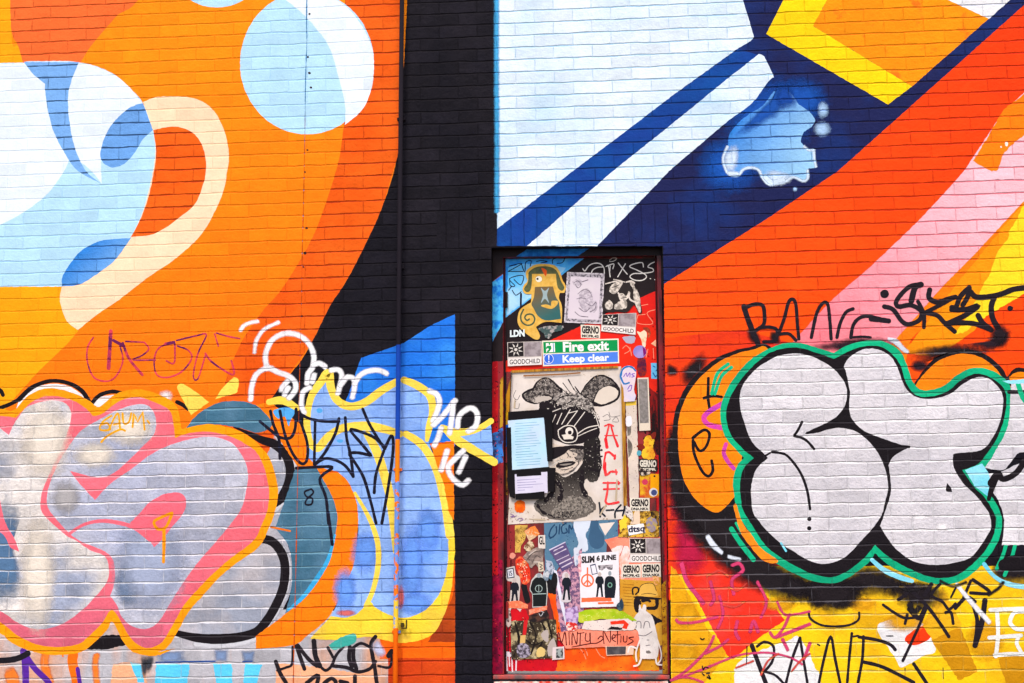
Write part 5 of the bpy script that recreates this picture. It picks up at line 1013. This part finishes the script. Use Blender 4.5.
def figure(parent, x, y, h, wide=1.0, mat=NAVYF, skin=pp((196,180,176))):
    """small printed standing figure, feet at (x, y)"""
    u = h/10
    D('printed_figure', mat, smooth(' '.join('%.2f,%.2f%s' % (x+a*u*wide, y-b*u, c) for a, b, c in ((-1.1,8,''), (0,8.4,''), (1.1,8,''), (1.7,6.5,''), (1.5,5,''), (1.05,5.2,''), (1.2,3,''), (1.5,0,'*'), (.7,0,'*'), (.3,3.4,''), (-.2,3.4,''), (-.7,0,'*'), (-1.5,0,'*'), (-1.1,3,''), (-1.05,5.2,''), (-1.5,5.4,''), (-1.7,6.6,'')))), parent=parent)
    D('printed_head', skin, ell(x, y-9.1*u, .72*u, .9*u, 14), parent=parent)
figure(s, 599.6, 597, 25); 
D('printed_figure', NAVYF, smooth('605.5,578 610,576 614.5,578 616,585 614.6,598* 605,598* 604.4,586'), parent=s); D('printed_head', pp((150,160,170)), ell(609.8,573.4,1.7,2.4,14), parent=s)
D('printed_badge', pp((120,170,150)), ell(610,585,2.4,2.6,16), parent=s); D('printed_badge', NAVYF, ell(610,585,1.5,1.7,14), parent=s)
s = ST('flyer', 'tilted purple flyer with pale lettering over the blue poster', 'flyer', quad(549.2,550, 565.3,542.2, 574.2,564, 562.2,571.6), pp((92,78,124), (110,92,130), mot=(20,.42,.6)), lift=.0008, curl=.002)
fl = quad(549.2,550, 565.3,542.2, 574.2,564, 562.2,571.6)
DS('small_print', pp((214,200,220)), ['553.5,551 563,546.5', '555,554.5 566,549', '557,560.5 568.5,555', '559.5,564 570.5,558.6', '562,567.4 572,562.2'], 1.0, parent=s, amp=.25)
D('bright_edge', pp((214,204,230)), C('549,549.6 565.3,541.6 565.6,542.5 549.6,550.7'), parent=s)
s = ST('paper_strip', 'narrow white torn strip slanting beside the orange streak', 'paper strip', C('553.6,569.5 557,571 563,600 569.5,629.5 566.5,628.5 560,603'), pp((226,224,240)), lift=.0006, amp=.15)
s = ST('cutout_sticker', 'small black and white cut-out figure on the purple speckled paper', 'sticker', smooth('562,575 566,572 570,577 569,590 571,601 561,601 564,588'), pp((216,204,210)))
figure(s, 566.5, 600, 27)
s = ST('cutout_sticker', 'black and white cut-out of a figure holding up a box-shaped board', 'sticker', smooth('505.5,568* 514.5,566* 516,574 520,578 520,590 519,604* 509.5,604* 510.5,590 512,582 507,580'), pp((206,196,190)))
figure(s, 514.6, 604, 26)
D('printed_board', pp((50,54,74)), quad(506.4,569,513.6,567.6,514.6,577.6,507.4,578.6), parent=s); D('printed_board', pp((220,222,232)), quad(507.4,570,512.8,568.9,513.6,576.6,508.3,577.6), parent=s); DT('lettering', pp((50,54,74)), [('IS', quad(508.6,571,512,570.3,512.6,575.6,509.2,576.2))], s)
s = ST('orange_strip', 'orange lettered strip under the figure with the board', 'sticker', C('505.5,601.8 519,600.6 528,605 527.6,608.6 506,608'), pp((252,122,84), (250,150,110), mot=(60,.45,.55)), amp=.2)
D('torn_foot', pp((220,206,200)), C('506.4,608.6 511.6,608.4 510,611.2 507,611'), parent=s, amp=.2)
D('torn_foot', pp((220,206,200)), C('516.6,608.6 522,608.8 520,611.6'), parent=s, amp=.2)
s = ST('cutout_sticker', 'cut-out of a broad man in a black T-shirt with a round emblem', 'sticker', smooth('531.6,580* 534,577 537,573.6 541,573.6 543.6,577 546.6,580* 547.6,592 546.4,607* 532.4,607.5* 532,594 529.6,590'), pp((200,200,196)))
D('printed_shirt', pp((28,32,34)), smooth('532.4,581* 536,577.6 542,577.6 546,581* 546.8,592 545.8,606.2* 533,606.6* 532.6,594 530.4,589'), parent=s); D('printed_head', pp((150,160,170)), ell(538.9,575.4,1.9,2.5,14), parent=s)
fm = Film(DL); fm.stroke(' '.join('%.2f,%.2f' % (538.8+3.4*math.cos(a), 588.6+3.4*math.sin(a)) for a in [2*math.pi*i/16 for i in range(17)]), .6, n=2); fm.stroke('538.8,585.6 538.8,591.6', .5); fm.stroke('532.6,594.2 545.8,593.6', .8); fm.build('printed_emblem', pp((170,190,186)), s)
s = ST('orange_strip', 'orange lettered strip slanting under the man in the black T-shirt', 'sticker', C('529,609.6 547.2,605.6 547.2,609.6 529,615'), pp((252,124,90), (252,160,130), mot=(60,.46,.56)), amp=.15)
s = ST('red_sticker', 'red and orange cut-out face sticker between the figure and the T-shirt man', 'sticker', smooth('515.5,560* 520,556.6 526,558.6 529,566 530.6,578 527,584 521.6,583 519,574 516,568'), pp((226,52,30), (240,140,90), mot=(26,.46,.62)), amp=.3)
GR('517,560 521,558 526,560 528,567 529,578 526,582 522,580 519,572', 52, .14, 0.50, (80,20,24), s)
GR('517,560 521,558 526,560 528,567 529,578 526,582 522,580 519,572', 31, .14, 0.55, (244,214,190), s)
D('scrap', pp((232,150,130)), smooth('509.4,556 512,552.6 515.6,555 513,559'), parent=s, amp=.3)
s = ST('torn_sticker', 'faded yellow torn sticker at the top left below the poster', 'sticker', C('515,525.2 528,525 525,540 521,546 520.4,552.4 515.2,552.6'), pp((222,178,84), (120,84,40), mot=(16,.5,.66)), amp=.2)
GR('516,527 527,526 524,540 520,550 516,551', 52, .14, 0.50, (110,76,40), s)
s = ST('torn_sticker', 'orange torn sticker with a pale corner right of the faded yellow one', 'sticker', C('524.4,531 531,527 535,525.8 540.2,534 529.2,541.6'), pp((246,134,60), (220,180,140), mot=(20,.52,.62)), amp=.2)
GR('526,532 535,527 539,534 530,540', 31, .14, 0.55, (250,214,170), s)
s = ST('letter_sticker', 'tiny cream sticker with black letters beside the blue poster', 'sticker', quad(538.2,535.4, 545.2,535, 545.4,548.6, 538.4,549), pp((226,214,204)))
DT('lettering', INK, [('GL', quad(539,536.4,544.6,536.2,544.8,544.6,539.2,544.8))], s, bold=.03)
s = ST('crumpled_paper', 'crumpled greyish beige paper scrap above the T-shirt man', 'paper scrap', smooth('523,556.6* 530,550 537,547.6* 543.6,549* 543,571.6* 540,572 536,564 531,568 528,563'), pp((170,150,140), (120,106,102), mot=(28,.42,.6), uneven=2), amp=.3)
DS('crease', pp((84,72,70)), ['527,560 533,553 540,551', '532,564 536,556 541,558', '525,557 530,560'], .7, parent=s, amp=.2)
DS('crease', pp((214,200,190)), ['529,555 536,550', '534,562 540,562'], .8, parent=s, amp=.2)
s = ST('photo_print', 'dark camouflage-like photo print near the foot of the door', 'photo print', quad(510.6,621, 556,619.4, 557.4,658, 511.6,659.4), pp((64,54,42), (190,172,130), mot=(20,.47,.62), uneven=2.4))
GR('511,622 555,620 556.6,657 512,658.6', 169, .14, 0.62, (30,26,24), s)
GR('511,622 555,620 556.6,657 512,658.6', 117, .14, 0.62, (206,192,160), s)
DS('printed_branch', pp((34,28,26)), ['530,622 536,636 531,654', '541,621 546,634 539,648', '515,622 519,640 514,656', '548,622 552,640 548,655', '526,640 534,645 542,642'], 1.6, parent=s, amp=.5)
D('printed_leg', pp((208,36,40)), C('524,619.8 528,619.6 526,635 522.6,635'), parent=s); D('printed_leg', pp((222,180,110)), C('520.4,635.4 526,635.2 524.6,645 520,645'), parent=s, amp=.2)
D('printed_patch', pp((222,192,120)), smooth('537,650 541,647 545,650 544,656 537,656.6'), parent=s, amp=.3); D('printed_patch', pp((170,160,180), (70,64,74), mot=(60,.45,.55)), smooth('517,646 524,643 530,648 529,656 519,657'), parent=s, amp=.3)
D('printed_patch', pp((186,172,166)), smooth('541,634 548,630 548,642 544,640'), smooth('548,646 554,638 556,652 549,656'), parent=s, amp=.4)
s = ST('photo_print', 'tiny black and white photo sticker right of the camouflage print', 'photo print', quad(552.6,647.4, 564.2,646.4, 564.6,659, 552.2,660), pp((222,206,206)))
D('printed_patch', pp((50,50,52), (160,170,168), mot=(50,.42,.56)), quad(556,649,562.8,648,563,657.8,556,658.4), parent=s, amp=.3)
bn = ST('banner_strip', 'salmon strip with a brown handwritten tag across the foot of the door', 'paper strip', C('557,633 575,629 625,628 640,631 639.6,646 600,647 566,648.6 561,640'), pp((250,146,120), (244,120,90), mot=(8,.45,.62)), amp=.2)
GR('560,634 575,630 625,629 638,632 638,645 600,646 567,647', 65, .14, 0.45, (226,96,80), bn)
BR = pp((90,30,30))
DS('handwriting', BR, ['557,646 558.6,632 561.6,643 565,631.6 566.4,645', '569,632.6 569.4,644.6', '572,645 572.6,632.6 576.6,644.4 577.4,632', '580.4,633 580,645', '577.8,633.6 584,632.6', '586,633 585.4,640 589.6,640.6 590,632.6 590.4,643', '572,647 590,643.6 597,643 603,639 601,636 598,639', '604,643.6 603.4,631 610,642.6 610.4,630.6', '612.4,638.6 615.4,636.6 613.4,634.6 612,639 615.4,641.6', '617.6,630 617.4,644', '615.6,635 620.4,634.6', '621,636 620.8,642', '623.4,636 623.6,641.4 626.6,641.4 627,636', '633.6,637 628.6,638 633.4,641 627.6,644.6'], 1.05, parent=bn, amp=.12)
s = ST('grey_sticker', 'dark grey rectangular sticker with a cream edge under the handwritten strip', 'sticker', quad(605.4,646.2, 634,646, 633.4,654.6, 606.4,655.6), pp((236,196,170)))
D('printed_grey', pp((70,66,70), (96,92,94), mot=(20,.4,.6)), quad(606.6,646.6, 626,646.4, 625.6,654.2, 607,654.8), parent=s)
s = ST('cutout_sticker', 'white cut-out sticker of a droopy-eyed blob figure with thin arms', 'sticker', smooth('638.6,612* 639.6,604.5 642,609 643.4,604.6 646,605.6 646,611* 652,616 655,626 658,640 658.4,652 656.6,659* 640,658.6* 640,645 638,632 633,626 634,618'), pp((232,224,220), (214,204,200), mot=(12,.42,.62)), amp=.15)
GR('640,612 646,612 653,622 656,640 656,655 642,655 641,640', 46, .14, 0.30, (190,180,180), s)
for t, ww in (('657.6,640 661,652 660.6,660 657,664', 1.2), ('640,640 636,652 636.6,661', 1.6), ('641,659 638.4,664.6 634,666', 1.8), ('655.8,659 657,664 662.4,664.8', 1.6), ('636,648 630,646.6 628,652', 1.8)):
    DS('printed_limb', pp((236,226,220)), [(t, ww)], parent=s)
DS('printed_line', pp((96,88,96)), ['636,628 637,622 640.6,622 641,628', '643.6,628 645,622 648.6,622 650,627.5', '638.6,635 645,635.6 652,631.6', '647,640 649,640', '646,645.6 650,645', '646.4,651 650,652'], .7, parent=s)
D('printed_mouth', pp((120,112,110)), smooth('646,651.6 649,650.4 651,653 647,653.4'), parent=s)
s = ST('brush_paper', 'lime green brushed paper strip under the gig poster', 'paper strip', smooth('576,615* 583,610.5 600,609 618,609.6 632,617 637,621* 620,620 600,619 586,622.6 577,621'), pp((164,194,26), (200,206,60), mot=(14,.45,.62)), lift=.0002, amp=.3)
GR('580,616 600,611 618,611 630,617 600,619 584,621', 39, .14, 0.55, (222,224,120), s)
s = ST('paper_strip', 'pale torn paper strip with red letters between the lime strip and the handwriting', 'paper strip', C('584,621.6 606,619.6 628,618.6 637,624 634,630 606,631 582,629'), pp((234,216,208)), amp=.3)
GR('586,622 606,621 634,622 632,629 606,630 584,628', 39, .14, 0.45, (160,140,150), s)
D('red_lettering', pp((238,56,30)), C('610,621.5 624,620 629,624 627,629 622,628 624,624 611,624.6'), parent=s, amp=.3); D('dark_edge', INK, C('607,629.6 611,626.6 622,627.6 622,630'), parent=s, amp=.3)
D('threshold_paint', pp((240,226,216), (222,70,50), mot=(14,.42,.6), stretch=(1,1,.3)), C('494,681.4 668,681.2 668,690 494,690'), parent=wall, depth=0.0, amp=.3)
# more torn layers between the stickers
s = ST('paper_scrap', 'black torn paper scrap under the slanting orange strip', 'paper scrap', smooth('531,615* 547,610* 549,619 540,622 529,621'), pp((40,34,36), (90,60,50), mot=(40,.5,.65)), amp=.4)
DS('printed_scribble', pp((200,196,200)), ['539,613.6 541,616 543,613', '541,611 544,612.4'], .6, parent=s)
s = ST('letter_sticker', 'tiny cream sticker with a black mark on the crumpled paper', 'sticker', quad(538.2,562.4, 543.4,562, 543.8,571, 538.6,571.4), pp((224,206,180)))
DS('printed_scribble', INK, ['539.6,564 542.4,565.4 540,567 542.6,568.6 540,569.8'], .7, parent=s)
s = ST('paper_scrap', 'white ragged scrap beside the purple flyer', 'paper scrap', smooth('574,548* 578.5,549 579,560 576,566 573.6,560'), pp((216,220,234), (150,170,200), mot=(40,.5,.62)), amp=.5)
s = ST('paper_scrap', 'lavender torn scrap at the lower left of the gig poster', 'paper scrap', smooth('565,609* 577,606* 578,622 572,628 567,629'), pp((206,180,220), (140,104,160), mot=(40,.46,.6)), amp=.5)
s = ST('paper_scrap', 'pinkish white scrap with dark lettering left of the white strip', 'paper scrap', smooth('546,560* 552,562 554.6,569* 551,575 546.6,570'), pp((190,196,214), (90,100,120), mot=(60,.5,.6)), amp=.4)
s = ST('paper_scrap', 'cream ragged scrap at the lower right corner of the animal poster', 'paper scrap', smooth('626,506* 631,509 633,520 628,517 625.6,512'), pp((226,214,206), (90,84,90), mot=(60,.54,.64)), amp=.4)
s = ST('torn_sticker', 'dark reddish smeared sticker with a purple mark under the lilac dot', 'sticker', smooth('638,358* 645,358* 646.6,368 645,375 639.6,376 637,368'), pp((150,44,34), (96,30,60), mot=(30,.44,.6)), amp=.4)
GR('639,360 645,360 645,374 640,374', 33, .14, 0.50, (60,40,70), s)
s = ST('torn_sticker', 'purple and yellow smudged sticker right of the dtsq sticker', 'sticker', smooth('646,520 652,517 657,522 656,530 650,532 647,528'), pp((150,136,160), (200,170,70), mot=(36,.46,.6)), amp=.5)
s = ST('torn_sticker', 'small black and white bird-like scrap on the lower left of the red paint', 'sticker', smooth('551.6,578 555,572.6 557.4,577 556.8,586 553,588'), pp((30,28,32)), amp=.3)
for nm, lab, sh, c1, c2_ in (
    ('paper_scrap', 'small brown and cream torn scrap just above the crumpled paper', '529,541* 534,543 533,549 527,551 524,547', (120,84,56), (220,196,160)),
    ('paper_scrap', 'grey blue torn scrap beside the head of the T-shirt man', '543.6,571* 548,570 549,578 546,581 543,577', (120,136,152), (206,208,214)),
    ('paper_scrap', 'thin pink torn scrap along the right edge of the purple speckled paper', '578,556* 581,556 581,574 579,575', (226,150,160), (246,210,210)),
    ('paper_scrap', 'dark teal torn scrap under the right corner of the gig poster', '616,606* 622,598* 623.6,607 620,611', (44,66,86), (90,110,120)),
    ('paper_scrap', 'red and white torn scrap on the left of the handwritten strip', '566,622* 576,623 577,629 568,631', (206,44,40), (240,210,200)),
    ('paper_scrap', 'ochre torn scrap hanging at the right of the salmon paper', '652,576* 661,577 660,583 655,585', (210,150,50), (250,180,130)),
    ('paper_scrap', 'pale torn scrap with dark print left of the camouflage print', '506,612* 510.5,611 511,624 507,626', (196,176,170), (90,60,60)),
    ('paper_scrap', 'black and cream scrap above the small grey ball sticker', '640,468* 650,472 648,475* 640,475', (50,40,38), (220,200,180))):
    ST(nm, lab, 'paper scrap', smooth(sh), pp(c1, c2_, mot=(55,.48,.58), uneven=2), amp=.45)
